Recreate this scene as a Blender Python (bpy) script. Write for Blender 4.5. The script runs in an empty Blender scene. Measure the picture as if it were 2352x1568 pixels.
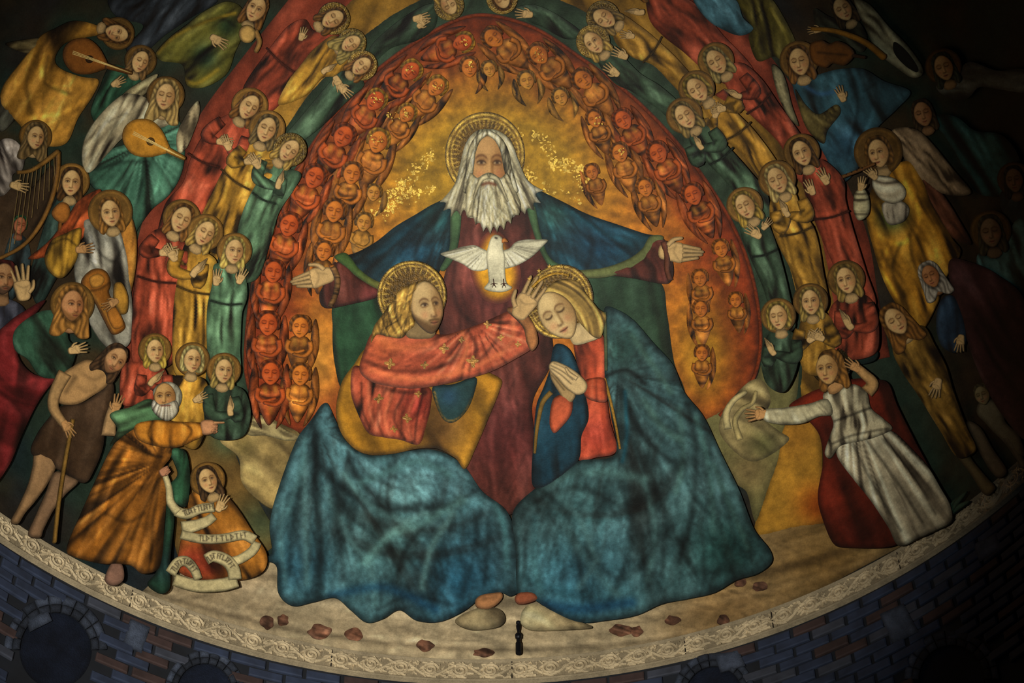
import bpy, math, random
import numpy as np
from mathutils import Vector, Matrix
from mathutils.geometry import delaunay_2d_cdt

random.seed(7)
SC = bpy.context.scene
COL = SC.collection

# ------------------------------------------------------------------ camera
R = 4.0                      # radius of the apse
ZS = 10.8                    # height of the springing line (top of the cornice)
FPX = 2352 * 70 / 36.0
PITCH, ROLL, CX, CD, CH, YAW = 0.897, -0.005, 0.125, 6.0, 9.082, 0.013
CAM = np.array([CX, -CD, -CH])           # relative to the dome centre


def rays(px, py):
    x = (np.asarray(px, float) - 1176) / FPX
    y = -(np.asarray(py, float) - 784) / FPX
    cr, sr = math.cos(ROLL), math.sin(ROLL)
    x, y = cr * x - sr * y, sr * x + cr * y
    cp, sp = math.cos(PITCH), math.sin(PITCH)
    d = np.stack([x, cp - sp * y, sp + cp * y], -1)
    cy, sy = math.cos(YAW), math.sin(YAW)
    return np.stack([cy * d[..., 0] + sy * d[..., 1], -sy * d[..., 0] + cy * d[..., 1], d[..., 2]], -1)


cam = bpy.data.cameras.new('camera')
cam.sensor_width = 36
cam.lens = 70
camo = bpy.data.objects.new('camera', cam)
COL.objects.link(camo)
ez = -rays(1176, 784)
ey = rays(1176, 0) - rays(1176, 784)
ez /= np.linalg.norm(ez)
ey /= np.linalg.norm(ey)
ex = np.cross(ey, ez)
M = Matrix(((ex[0], ey[0], ez[0], CAM[0]), (ex[1], ey[1], ez[1], CAM[1]), (ex[2], ey[2], ez[2], CAM[2] + ZS), (0, 0, 0, 1)))
camo.matrix_world = M
SC.camera = camo

# ------------------------------------------------------------------ world, lights, exposure
w = bpy.data.worlds.new('world')
SC.world = w
w.use_nodes = True
w.node_tree.nodes['Background'].inputs[0].default_value = (0.10, 0.22, 0.42, 1)
w.node_tree.nodes['Background'].inputs[1].default_value = 0.045


def spot(name, loc, target, energy, size, blend, color, radius=0.12):
    l = bpy.data.lights.new(name, 'SPOT')
    l.energy, l.spot_size, l.spot_blend, l.color, l.shadow_soft_size = energy, size, blend, color, radius
    o = bpy.data.objects.new(name, l)
    COL.objects.link(o)
    o.location = loc
    o.rotation_euler = (Vector(target) - Vector(loc)).to_track_quat('-Z', 'Y').to_euler()
    return o


spot('spotlight', (-1.9, -5.2, 3.0), (-0.42, 3.3, ZS + 1.9), 5700, math.radians(40), 1.0, (1.0, 0.955, 0.85))
spot('spotlight_fill', (-1.0, -4.2, 3.6), (-2.5, 2.6, ZS + 1.2), 480, math.radians(38), 1.0, (1.0, 0.95, 0.86))

SC.view_settings.view_transform = 'Standard'
SC.view_settings.look = 'None'
SC.view_settings.exposure = 0.0
SC.view_settings.gamma = 1.0
SC.view_settings.use_curve_mapping = False


# ------------------------------------------------------------------ materials
def paint_mat(name, rough=0.62, metal=0.0, mott=0.30, bump=0.12, spec=0.25):
    m = bpy.data.materials.new(name)
    m.use_nodes = True
    nt = m.node_tree
    b = nt.nodes['Principled BSDF']
    at = nt.nodes.new('ShaderNodeAttribute')
    at.attribute_name = 'Col'
    ge = nt.nodes.new('ShaderNodeNewGeometry')
    n1 = nt.nodes.new('ShaderNodeTexNoise')
    n1.inputs['Scale'].default_value = 7
    n1.inputs['Detail'].default_value = 9
    n1.inputs['Roughness'].default_value = 0.66
    n2 = nt.nodes.new('ShaderNodeTexNoise')
    n2.inputs['Scale'].default_value = 95
    n2.inputs['Detail'].default_value = 4
    nt.links.new(ge.outputs['Position'], n1.inputs['Vector'])
    nt.links.new(ge.outputs['Position'], n2.inputs['Vector'])
    r1 = nt.nodes.new('ShaderNodeMapRange')
    r1.inputs['From Min'].default_value, r1.inputs['From Max'].default_value = 0.3, 0.7
    r1.inputs['To Min'].default_value, r1.inputs['To Max'].default_value = 1 - mott, 1 + mott
    r2 = nt.nodes.new('ShaderNodeMapRange')
    r2.inputs['From Min'].default_value, r2.inputs['From Max'].default_value = 0.3, 0.7
    r2.inputs['To Min'].default_value, r2.inputs['To Max'].default_value = 0.86, 1.14
    nt.links.new(n1.outputs['Fac'], r1.inputs['Value'])
    nt.links.new(n2.outputs['Fac'], r2.inputs['Value'])
    mu = nt.nodes.new('ShaderNodeMath')
    mu.operation = 'MULTIPLY'
    nt.links.new(r1.outputs[0], mu.inputs[0])
    nt.links.new(r2.outputs[0], mu.inputs[1])
    vm = nt.nodes.new('ShaderNodeVectorMath')
    vm.operation = 'SCALE'
    nt.links.new(at.outputs['Color'], vm.inputs[0])
    nt.links.new(mu.outputs[0], vm.inputs['Scale'])
    nt.links.new(vm.outputs[0], b.inputs['Base Color'])
    bp = nt.nodes.new('ShaderNodeBump')
    bp.inputs['Strength'].default_value = bump
    bp.inputs['Distance'].default_value = 0.02
    nt.links.new(n2.outputs['Fac'], bp.inputs['Height'])
    nt.links.new(bp.outputs[0], b.inputs['Normal'])
    b.inputs['Roughness'].default_value = rough
    b.inputs['Metallic'].default_value = metal
    b.inputs['Specular IOR Level'].default_value = spec
    return m


FRESCO = paint_mat('fresco_paint', mott=0.36)
SKIN = paint_mat('fresco_flesh', mott=0.10, bump=0.05)
GOLD = paint_mat('gold_leaf', rough=0.42, metal=0.35, mott=0.35, bump=0.35, spec=0.5)
STONE = paint_mat('carved_stone', rough=0.8, mott=0.32, bump=0.3, spec=0.2)


def solid_mat(name, c, rough=0.8, metal=0.0, mott=0.3, scale=9.0):
    m = bpy.data.materials.new(name)
    m.use_nodes = True
    nt = m.node_tree
    b = nt.nodes['Principled BSDF']
    ge = nt.nodes.new('ShaderNodeNewGeometry')
    n = nt.nodes.new('ShaderNodeTexNoise')
    n.inputs['Scale'].default_value = scale
    n.inputs['Detail'].default_value = 8
    nt.links.new(ge.outputs['Position'], n.inputs['Vector'])
    cr = nt.nodes.new('ShaderNodeValToRGB')
    l = lin(np.array(c, float) / 255)
    cr.color_ramp.elements[0].position, cr.color_ramp.elements[1].position = 0.3, 0.7
    cr.color_ramp.elements[0].color = (*(l * (1 - mott)), 1)
    cr.color_ramp.elements[1].color = (*(l * (1 + mott)), 1)
    nt.links.new(n.outputs['Fac'], cr.inputs[0])
    nt.links.new(cr.outputs[0], b.inputs['Base Color'])
    bp = nt.nodes.new('ShaderNodeBump')
    bp.inputs['Strength'].default_value = 0.25
    bp.inputs['Distance'].default_value = 0.02
    nt.links.new(n.outputs['Fac'], bp.inputs['Height'])
    nt.links.new(bp.outputs[0], b.inputs['Normal'])
    b.inputs['Roughness'].default_value = rough
    b.inputs['Metallic'].default_value = metal
    return m


# ------------------------------------------------------------------ maths helpers
def lin(c):
    c = np.clip(np.asarray(c, float), 0, 1)
    return np.where(c <= 0.04045, c / 12.92, ((c + 0.055) / 1.055) ** 2.4)


def C(*a):
    return np.array(a, float) / 255.0


def mixc(a, b, t):
    return a * (1 - t) + b * t


def sstep(a, b, x):
    t = np.clip((x - a) / (b - a), 0, 1)
    return t * t * (3 - 2 * t)


def vnoise(x, y, seed=0):
    xi, yi = np.floor(x).astype(np.int64), np.floor(y).astype(np.int64)
    fx, fy = x - xi, y - yi
    fx, fy = fx * fx * (3 - 2 * fx), fy * fy * (3 - 2 * fy)

    def h(i, j):
        n = (i * 374761393 + j * 668265263 + seed * 982451653) & 0x7fffffff
        n = ((n ^ (n >> 13)) * 1274126177) & 0x7fffffff
        return ((n ^ (n >> 16)) & 0xffff) / 65535.0
    a, b, c, d = h(xi, yi), h(xi + 1, yi), h(xi, yi + 1), h(xi + 1, yi + 1)
    return (a * (1 - fx) + b * fx) * (1 - fy) + (c * (1 - fx) + d * fx) * fy


def fbm(x, y, seed=0, o=4):
    s, a, t = 0, 1.0, 0
    for k in range(o):
        s = s + a * vnoise(x * 2 ** k, y * 2 ** k, seed + k)
        t += a
        a *= 0.55
    return s / t


def dome(px, py, off):
    """points of the dome (radius R minus off) seen at the given places of the photograph, and inward normals"""
    d = rays(px, py)
    r = R - off
    a = (d * d).sum(-1)
    b = (d * CAM).sum(-1)
    c = (CAM * CAM).sum() - r * r
    t = (-b + np.sqrt(np.maximum(b * b - a * c, 0))) / a
    p = CAM + d * t[..., None]
    return p, -p / np.linalg.norm(p, axis=-1, keepdims=True)


def wall(px, py, off):
    d = rays(px, py)
    r = R - off
    a = (d[..., :2] ** 2).sum(-1)
    b = (d[..., :2] * CAM[:2]).sum(-1)
    c = (CAM[:2] ** 2).sum() - r * r
    t = (-b + np.sqrt(np.maximum(b * b - a * c, 0))) / a
    p = CAM + d * t[..., None]
    n = -p.copy()
    n[..., 2] = 0
    return p, n / np.linalg.norm(n, axis=-1, keepdims=True)


def spline(pts, step=6.0, closed=True):
    """points through a list of places; a third entry 1 marks a sharp corner"""
    P = np.array([(p[0], p[1]) for p in pts], float)
    sharp = [len(p) > 2 and p[2] == 1 for p in pts]
    n = len(P)
    out = []
    for i in range(n if closed else n - 1):
        a, b = P[i], P[(i + 1) % n]
        pa = P[(i - 1) % n] if closed or i > 0 else a
        pb = P[(i + 2) % n] if closed or i + 2 < n else b
        L = np.linalg.norm(b - a)
        ma = 0.5 * (b - pa) if not sharp[i] else (b - a) * 0.5
        mb = 0.5 * (pb - a) if not sharp[(i + 1) % n] else (b - a) * 0.5
        for m in (ma, mb):
            q = np.linalg.norm(m)
            if q > L * 1.1:
                m *= L * 1.1 / q
        k = max(1, int(round(L / step)))
        for j in range(k):
            t = j / k
            h1, h2 = 2 * t**3 - 3 * t**2 + 1, t**3 - 2 * t**2 + t
            h3, h4 = -2 * t**3 + 3 * t**2, t**3 - t**2
            out.append(h1 * a + h2 * ma + h3 * b + h4 * mb)
    if not closed:
        out.append(P[-1])
    return np.array(out)


def ribbon(pts, w0, w1=None, step=5.0, tip=0.5, wm=None):
    """outline of a band along a line, width w0 to w1"""
    w1 = w0 if w1 is None else w1
    L = spline(pts, step, False)
    n = len(L)
    t = np.gradient(L, axis=0)
    t /= np.linalg.norm(t, axis=1, keepdims=True) + 1e-9
    nn = np.stack([t[:, 1], -t[:, 0]], 1)
    s = np.linspace(0, 1, n)
    wd = (w0 + (w1 - w0) * s) / 2
    if wm is not None:
        wd = wd + (wm - (w0 + w1) / 2) / 2 * np.sin(math.pi * s)
    a, b = L + nn * wd[:, None], L - nn * wd[:, None]
    cap1 = []
    if tip > 0:
        for ang in (0.35, 0.0, -0.35):
            cap1.append(L[-1] + t[-1] * wd[-1] * tip * 2 * math.cos(ang * 2) + nn[-1] * wd[-1] * math.sin(ang * 2) * 0.9)
    return np.concatenate([a, np.array(cap1), b[::-1]]) if cap1 else np.concatenate([a, b[::-1]])


def ell(cx, cy, rx, ry, rot=0, n=None):
    n = n or max(14, int((rx + ry) * 0.9))
    t = np.linspace(0, 2 * math.pi, n, endpoint=False)
    x, y = rx * np.cos(t), ry * np.sin(t)
    c, s = math.cos(math.radians(rot)), math.sin(math.radians(rot))
    return np.stack([cx + c * x - s * y, cy + s * x + c * y], 1)


def seg_dist(P, A, B):
    """least distance of points P to the segments A-B, in blocks"""
    out = np.empty(len(P))
    d = B - A
    dd = (d * d).sum(1) + 1e-12
    for i in range(0, len(P), 4000):
        q = P[i:i + 4000, None, :] - A[None]
        t = np.clip((q * d[None]).sum(2) / dd, 0, 1)
        e = q - t[..., None] * d[None]
        out[i:i + 4000] = np.sqrt((e * e).sum(2).min(1))
    return out


def inside(P, O):
    A, B = O, np.roll(O, -1, 0)
    r = np.zeros(len(P), bool)
    for i in range(0, len(P), 4000):
        x, y = P[i:i + 4000, 0:1], P[i:i + 4000, 1:2]
        c = (A[None, :, 1] > y) != (B[None, :, 1] > y)
        xi = (B[None, :, 0] - A[None, :, 0]) * (y - A[None, :, 1]) / (B[None, :, 1] - A[None, :, 1] + 1e-12) + A[None, :, 0]
        r[i:i + 4000] = (np.sum(c & (x < xi), 1) % 2) == 1
    return r


SEED = [1]


def geo(outline, color, s=5.0, z=10.0, relief=4.0, pw=14.0, strokes=(), folds=(), edge=0.35, ew=5.0, fn=None,
        surf=dome, mot=0.14, skirt=9.0, smooth=True, fh=1.6, var=None, brush=None):
    """one painted piece in low relief: outline in photograph places, set z millimetres proud of the vault.
    strokes: (points, width, colour, strength); folds: (kind, params..., wavelength, strength, dark, light)"""
    SEED[0] += 1
    sd = SEED[0]
    O = spline(outline, s * 1.1) if smooth and not isinstance(outline, np.ndarray) else np.array([(p[0], p[1]) for p in outline], float)
    x0, y0 = O.min(0)
    x1, y1 = O.max(0)
    gx, gy = np.meshgrid(np.arange(x0, x1 + s, s), np.arange(y0, y1 + s, s * 0.866))
    gx = gx + (np.arange(gx.shape[0]) % 2)[:, None] * s * 0.5
    P = np.stack([gx.ravel(), gy.ravel()], 1)
    if len(P):
        P = P[inside(P, O)]
    A, B = O, np.roll(O, -1, 0)
    if len(P):
        P = P[seg_dist(P, A, B) > s * 0.45]
    nb = len(O)
    V = np.concatenate([O, P]) if len(P) else O
    res = delaunay_2d_cdt([Vector(v) for v in V], [], [list(range(nb))], 1, 1e-5)
    Q = np.array([(v[0], v[1]) for v in res[0]])
    T = [tuple(f) for f in res[2]]
    d = seg_dist(Q, A, B)
    d[d < 1e-3] = 0
    h = np.sqrt(np.clip(d / pw, 0, 1)) * relief
    col = np.tile(np.asarray(color, float), (len(Q), 1))
    x, y = Q[:, 0], Q[:, 1]
    if var is not None:
        for (vx, vy, vr, vc, va) in var:
            k = np.exp(-((x - vx) ** 2 + (y - vy) ** 2) / vr ** 2) * va
            col = mixc(col, np.asarray(vc)[None], k[:, None])
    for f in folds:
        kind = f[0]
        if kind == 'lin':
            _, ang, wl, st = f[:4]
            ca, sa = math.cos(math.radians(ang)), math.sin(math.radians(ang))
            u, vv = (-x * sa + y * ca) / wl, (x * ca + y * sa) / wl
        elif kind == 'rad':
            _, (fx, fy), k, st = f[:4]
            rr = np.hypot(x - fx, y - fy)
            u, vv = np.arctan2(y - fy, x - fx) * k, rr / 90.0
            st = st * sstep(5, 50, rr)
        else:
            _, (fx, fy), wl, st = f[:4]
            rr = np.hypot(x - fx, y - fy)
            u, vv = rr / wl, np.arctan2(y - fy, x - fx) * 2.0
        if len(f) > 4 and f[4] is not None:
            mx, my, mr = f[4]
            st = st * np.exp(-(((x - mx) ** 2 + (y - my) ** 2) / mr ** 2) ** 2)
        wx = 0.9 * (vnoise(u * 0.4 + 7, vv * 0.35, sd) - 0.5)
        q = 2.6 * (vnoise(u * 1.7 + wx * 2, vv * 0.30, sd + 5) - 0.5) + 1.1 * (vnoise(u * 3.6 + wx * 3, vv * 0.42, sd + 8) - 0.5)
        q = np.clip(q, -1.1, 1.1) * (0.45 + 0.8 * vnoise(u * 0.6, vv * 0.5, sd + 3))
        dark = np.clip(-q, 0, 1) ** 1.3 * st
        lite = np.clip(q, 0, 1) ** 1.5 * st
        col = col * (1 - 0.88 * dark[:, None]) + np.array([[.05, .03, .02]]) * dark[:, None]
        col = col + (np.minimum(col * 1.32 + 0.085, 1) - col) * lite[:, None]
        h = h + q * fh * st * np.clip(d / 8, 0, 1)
    if brush:
        # loose brush marks following the cloth, lighter and darker than the ground colour
        nbr, blen, bw, bst, bang = brush
        rb = np.random.RandomState(sd)
        for _ in range(nbr):
            c0 = Q[rb.randint(len(Q))]
            if isinstance(bang, tuple):
                a = math.atan2(c0[1] - bang[1], c0[0] - bang[0])
            else:
                a = math.radians(bang)
            a += rb.normal() * .28
            l = blen * rb.uniform(.4, 1.3)
            f = np.array([math.cos(a), math.sin(a)])
            n_ = np.array([-f[1], f[0]]) * l * rb.normal() * .12
            L = np.array([c0 - f * l / 2, c0 + n_, c0 + f * l / 2])
            ww = bw * rb.uniform(.5, 1.4)
            m = np.where((np.abs(x - c0[0]) < l / 2 + 2 * ww) & (np.abs(y - c0[1]) < l / 2 + 2 * ww))[0]
            if len(m):
                k = np.exp(-(seg_dist(Q[m], L[:-1], L[1:]) / ww) ** 2) * bst * rb.uniform(.4, 1)
                v = rb.choice([.45, .6, 1.28, 1.42])
                col[m] = mixc(col[m], np.clip(col[m] * v + (0.03 if v > 1 else 0), 0, 1), k[:, None])
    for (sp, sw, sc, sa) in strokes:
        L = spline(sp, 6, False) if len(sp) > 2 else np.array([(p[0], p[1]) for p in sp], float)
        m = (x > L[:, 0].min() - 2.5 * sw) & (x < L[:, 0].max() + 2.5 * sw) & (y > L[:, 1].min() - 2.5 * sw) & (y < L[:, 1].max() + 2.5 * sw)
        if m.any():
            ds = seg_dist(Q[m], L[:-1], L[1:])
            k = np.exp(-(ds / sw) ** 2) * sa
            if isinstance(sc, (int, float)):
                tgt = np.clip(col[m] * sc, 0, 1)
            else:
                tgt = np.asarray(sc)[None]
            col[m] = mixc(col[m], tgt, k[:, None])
    if fn is not None:
        col, h = fn(Q, d, col, h)
    if mot:
        n = fbm(x / 34.0, y / 34.0, sd) - 0.5
        n2 = vnoise(x / 7.0, y / 7.0, sd + 9) - 0.5
        col = col * (1 + mot * 2.2 * n + mot * 0.9 * n2)[:, None]
        col = col + (n[:, None] * mot * 0.25) * np.array([[0.5, -0.1, -0.6]]) * col
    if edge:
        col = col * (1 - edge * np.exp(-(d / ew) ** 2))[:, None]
    col = lin(np.clip(col, 0, 1))
    p, nrm = surf(x, y, z * 0.001)
    W = p + nrm * (h * 0.001)[:, None]
    # sides down towards the plaster
    bnd = {}
    for t in T:
        for a, b in zip(t, t[1:] + t[:1]):
            if (b, a) in bnd:
                del bnd[(b, a)]
            else:
                bnd[(a, b)] = 1
    E = list(bnd)
    if E and skirt:
        ids = sorted({i for e in E for i in e})
        mp = {i: k for k, i in enumerate(ids)}
        n0 = len(W)
        W2 = W[ids]
        W3 = W[ids] - nrm[ids] * skirt * 0.001
        W = np.concatenate([W, W2, W3])
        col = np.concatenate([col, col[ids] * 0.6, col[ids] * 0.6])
        m = len(ids)
        T = T + [(n0 + mp[a], n0 + m + mp[a], n0 + m + mp[b], n0 + mp[b]) for a, b in E]
    return W, T, col


def mesh_from(geos, origin):
    Vs, Fs, Cs, k = [], [], [], 0
    for W, T, c in geos:
        Vs.append(W)
        Cs.append(c)
        Fs += [tuple(i + k for i in t) for t in T]
        k += len(W)
    V = np.concatenate(Vs) + np.array([0, 0, ZS]) - np.array(origin)
    Cc = np.concatenate(Cs)
    me = bpy.data.meshes.new('piece')
    me.from_pydata(V.tolist(), [], Fs)
    at = me.attributes.new('Col', 'FLOAT_COLOR', 'POINT')
    at.data.foreach_set('color', np.concatenate([Cc, np.ones((len(Cc), 1))], 1).astype(np.float32).ravel())
    me.shade_smooth()
    return me


def face_flip(me, origin):
    pass


def obj(name, geos, parent=None, mat=None, label=None):
    if isinstance(geos, tuple):
        geos = [geos]
    org = np.array(parent.location) if parent else np.zeros(3)
    pp = parent
    while pp is not None and pp.parent is not None:
        pp = pp.parent
        org = org + np.array(pp.location)
    me = mesh_from(geos, org)
    me.name = name
    o = bpy.data.objects.new(name, me)
    COL.objects.link(o)
    me.materials.append(mat or FRESCO)
    if parent:
        o.parent = parent
    if label:
        o['label'] = label
    return o


def thing(name, label, cat, at, z=5.0, group=None, surf=dome):
    o = bpy.data.objects.new(name, None)
    COL.objects.link(o)
    p, _ = surf(np.array([at[0]], float), np.array([at[1]], float), z * 0.001)
    o.location = Vector(p[0]) + Vector((0, 0, ZS))
    o.empty_display_size = 0.1
    o['label'] = label
    o['category'] = cat
    if group:
        o['group'] = group
    return o


def struct(o, label=None):
    o['kind'] = 'structure'
    if label:
        o['label'] = label
    return o


# ------------------------------------------------------------------ palette (pigments)
RED = C(164, 70, 44)
GLD = C(182, 132, 44)
GRN = C(84, 116, 84)
CORAL = C(202, 92, 60)
TEAL = C(64, 102, 108)
DTEAL = C(24, 58, 68)
MAROON = C(94, 46, 36)
FLESH = C(214, 176, 116)
FLESHD = C(188, 140, 86)
BLOND = C(190, 150, 72)
BROWN = C(112, 74, 32)
GREYH = C(216, 204, 160)
CREAM = C(206, 190, 148)
OCHRE = C(176, 124, 44)
GOLDC = C(214, 160, 40)


# ------------------------------------------------------------------ figure pieces
def loc2(c, dn, wd, ht):
    dn = np.array(dn, float)
    dn /= np.linalg.norm(dn)
    rt = np.array([dn[1], -dn[0]])
    c = np.array(c, float)
    return lambda u, v: tuple(c + rt * u * wd + dn * v * ht)


def face(c, dn, wd, ht, yaw=0.0, eyes='open', skin=FLESH, z=20, s=None, beard=None, lightside=-1, mouthc=C(150, 70, 50)):
    L = loc2(c, dn, wd, ht)
    n = max(26, int(ht * 1.5))
    t = np.linspace(0, 2 * math.pi, n, endpoint=False)
    u, v = np.sin(t), -np.cos(t)
    u = u * np.where(v > 0, 1 - 0.30 * v ** 2, 1 - 0.06 * v ** 2) + yaw * 0.10 * np.clip(v, 0, 1) ** 2
    O = np.array([L(a, b) for a, b in zip(u, v)])
    s = s or max(1.25, min(2.2, ht / 24))
    dn = np.array(dn, float)
    dn /= np.linalg.norm(dn)
    rt = np.array([dn[1], -dn[0]])
    cc = np.array(c, float)

    def fn(Q, d, col, h):
        U = (Q - cc) @ rt / wd
        V = (Q - cc) @ dn / ht
        u0 = yaw * 0.36

        def ft(x):
            return u0 + x * (1 - 0.42 * abs(yaw) * (1 if x * yaw > 0 else 0.15))

        def G(a, b, su, sv):
            return np.exp(-((U - a) / su) ** 2 - ((V - b) / sv) ** 2)

        def put(k, tint):
            nonlocal col
            col = mixc(col, np.asarray(tint)[None], np.clip(k, 0, 1)[:, None])

        dk = skin * np.array([0.50, 0.40, 0.34])
        lt = np.minimum(skin * 1.13, 1)
        md = skin * np.array([0.80, 0.70, 0.60])
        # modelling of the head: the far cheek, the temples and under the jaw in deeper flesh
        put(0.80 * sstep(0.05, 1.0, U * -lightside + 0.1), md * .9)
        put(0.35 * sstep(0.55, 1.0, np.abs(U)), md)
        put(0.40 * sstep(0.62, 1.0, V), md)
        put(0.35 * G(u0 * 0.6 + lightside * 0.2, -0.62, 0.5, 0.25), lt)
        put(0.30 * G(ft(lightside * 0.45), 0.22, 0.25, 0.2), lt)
        for sx in (-1, 1):
            put(0.35 * G(ft(sx * 0.48), 0.28, 0.26, 0.17), C(206, 116, 78))
            ex, ey = ft(sx * 0.42), -0.10
            w = 0.26 * (1 - 0.3 * abs(yaw) * (1 if sx * yaw > 0 else 0))
            put(0.70 * G(ex, ey - 0.05, w * 1.15, 0.15), md * 0.80)
            # brow
            yb = ey - 0.24 + 0.35 * (U - ex) ** 2 / w ** 2 * 0.22
            put(0.75 * np.exp(-((V - yb) / 0.045) ** 2) * sstep(w * 1.5, w * 0.9, np.abs(U - ex)), dk)
            if eyes == 'open':
                put(0.9 * np.exp(-((U - ex) / (w * 0.75)) ** 4 - ((V - ey) / 0.046) ** 4), C(206, 186, 146))
                put(0.95 * np.exp(-((U - ex - yaw * 0.06) / 0.09) ** 4 - ((V - ey) / 0.056) ** 4), C(58, 36, 22))
                yl = ey - 0.060 + 0.07 * ((U - ex) / w) ** 2
                put(0.85 * np.exp(-((V - yl) / 0.035) ** 2) * sstep(w * 1.15, w * 0.8, np.abs(U - ex)), dk * 0.6)
                yl = ey + 0.085 - 0.05 * ((U - ex) / w) ** 2
                put(0.45 * np.exp(-((V - yl) / 0.03) ** 2) * sstep(w, w * 0.7, np.abs(U - ex)), dk)
            else:
                put(0.5 * G(ex, ey - 0.03, w * 0.75, 0.075), lt)
                yl = ey + 0.05 - 0.07 * ((U - ex) / w) ** 2
                put(0.9 * np.exp(-((V - yl) / 0.04) ** 2) * sstep(w * 1.15, w * 0.8, np.abs(U - ex)), dk * 0.6)
        # nose: lit bridge, one shaded side, wings and the shade under the tip
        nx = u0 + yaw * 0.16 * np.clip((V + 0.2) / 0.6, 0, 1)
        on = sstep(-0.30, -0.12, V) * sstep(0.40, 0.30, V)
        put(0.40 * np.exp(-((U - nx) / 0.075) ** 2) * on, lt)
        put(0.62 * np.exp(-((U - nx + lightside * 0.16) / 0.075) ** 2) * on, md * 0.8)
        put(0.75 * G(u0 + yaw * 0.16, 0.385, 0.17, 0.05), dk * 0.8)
        for sx in (-1, 1):
            put(0.6 * G(u0 + yaw * 0.12 + sx * 0.15, 0.33, 0.05, 0.05), dk)
        # mouth
        mx, my = u0 + yaw * 0.10, 0.60
        put(0.65 * G(mx, my - 0.035, 0.24, 0.045), mouthc)
        put(0.60 * G(mx, my + 0.06, 0.19, 0.05), mouthc * 1.15)
        yl = my + 0.05 * np.cos((U - mx) * 9) * 0.3
        put(0.9 * np.exp(-((V - yl) / 0.026) ** 2) * sstep(0.32, 0.2, np.abs(U - mx)), mouthc * 0.40)
        put(0.45 * G(mx, my + 0.17, 0.2, 0.05), md)
        put(0.30 * G(mx, 0.86, 0.2, 0.09), lt)
        if beard is not None:
            k = sstep(0.42, 0.72, V + 0.30 * np.abs(U - u0) ** 2) * (1 - np.exp(-((U - mx) / 0.26) ** 2 - ((V - my) / 0.09) ** 2))
            put(0.85 * k, beard)
            put(0.8 * np.exp(-((V - 0.485 - 0.25 * (U - mx) ** 2) / 0.05) ** 2) * sstep(0.42, 0.25, np.abs(U - mx)), beard)
        # relief of the features
        k = ht / 30.0
        h = h + k * (1.6 * np.exp(-((U - nx) / 0.13) ** 2) * on + 0.8 * G(mx, my, 0.25, 0.1) + 0.7 * G(u0, -0.3, 0.7, 0.1)
                     - 0.7 * G(ft(-0.42), -0.1, 0.25, 0.12) - 0.7 * G(ft(0.42), -0.1, 0.25, 0.12))
        return col, h
    return geo(O, skin, s=s, z=z, relief=max(3.0, ht * 0.11), pw=wd * 0.9, fn=fn, edge=0.45, ew=max(1.2, ht * 0.05), mot=0.05, smooth=False)


HAIR = {
    'long': [(0, -1.24), (.62, -1.16), (1.08, -.72), (1.24, 0), (1.34, .7), (1.38, 1.25), (.95, 1.5), (.55, 1.15), (0, 1.0), (-.55, 1.15), (-.95, 1.5), (-1.38, 1.25), (-1.34, .7), (-1.24, 0), (-1.08, -.72), (-.62, -1.16)],
    'bob': [(0, -1.26), (.66, -1.18), (1.16, -.74), (1.38, 0), (1.36, .6), (1.0, .95), (.5, .9), (0, .85), (-.5, .9), (-1.0, .95), (-1.36, .6), (-1.38, 0), (-1.16, -.74), (-.66, -1.18)],
    'short': [(0, -1.22), (.6, -1.16), (1.05, -.74), (1.18, -.1), (1.02, .4), (.5, .3), (0, .2), (-.5, .3), (-1.02, .4), (-1.18, -.1), (-1.05, -.74), (-.6, -1.16)],
    'veil': [(0, -1.34), (.74, -1.24), (1.24, -.7), (1.42, .1), (1.6, 1.0), (1.75, 1.9), (.9, 2.0), (0, 1.5), (-.9, 2.0), (-1.75, 1.9), (-1.6, 1.0), (-1.42, .1), (-1.24, -.7), (-.74, -1.24)],
}


def hair(c, dn, wd, ht, style, color, z, shift=0.0, s=None):
    L = loc2(c, dn, wd, ht)
    O = spline([L(a + shift, b) for a, b in HAIR[style]], max(2.2, ht * 0.1))
    dn = np.array(dn, float)
    dn /= np.linalg.norm(dn)
    rt = np.array([dn[1], -dn[0]])
    cc = np.array(c, float)

    def fn(Q, d, col, h):
        U = (Q - cc) @ rt / wd
        V = (Q - cc) @ dn / ht
        a = np.where(V < 0, np.arctan2(U, 1.1 - V) * 2.2, U)
        q = np.sin(U / (1 + 0.35 * np.abs(V)) * 17 + 2.5 * np.sin(V * 3 + U * 2) + 3 * vnoise(U * 3, V * 1.5, SEED[0]))
        col = col * (1 - 0.30 * np.clip(-q, 0, 1) ** 1.2)[:, None]
        col = col + (np.minimum(col * 1.45 + 0.03, 1) - col) * (np.clip(q, 0, 1) ** 2 * 0.4)[:, None]
        col = col * (1 - 0.45 * np.exp(-((np.hypot(U, V * 0.95) - 1.0) / 0.14) ** 2))[:, None]
        return col, h + q * 0.9
    return geo(O, color, s=s or max(1.8, ht / 16), z=z, relief=4, pw=wd * 0.6, fn=fn, edge=0.35, ew=max(1.5, ht * .07), mot=0.10, smooth=False)


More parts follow.
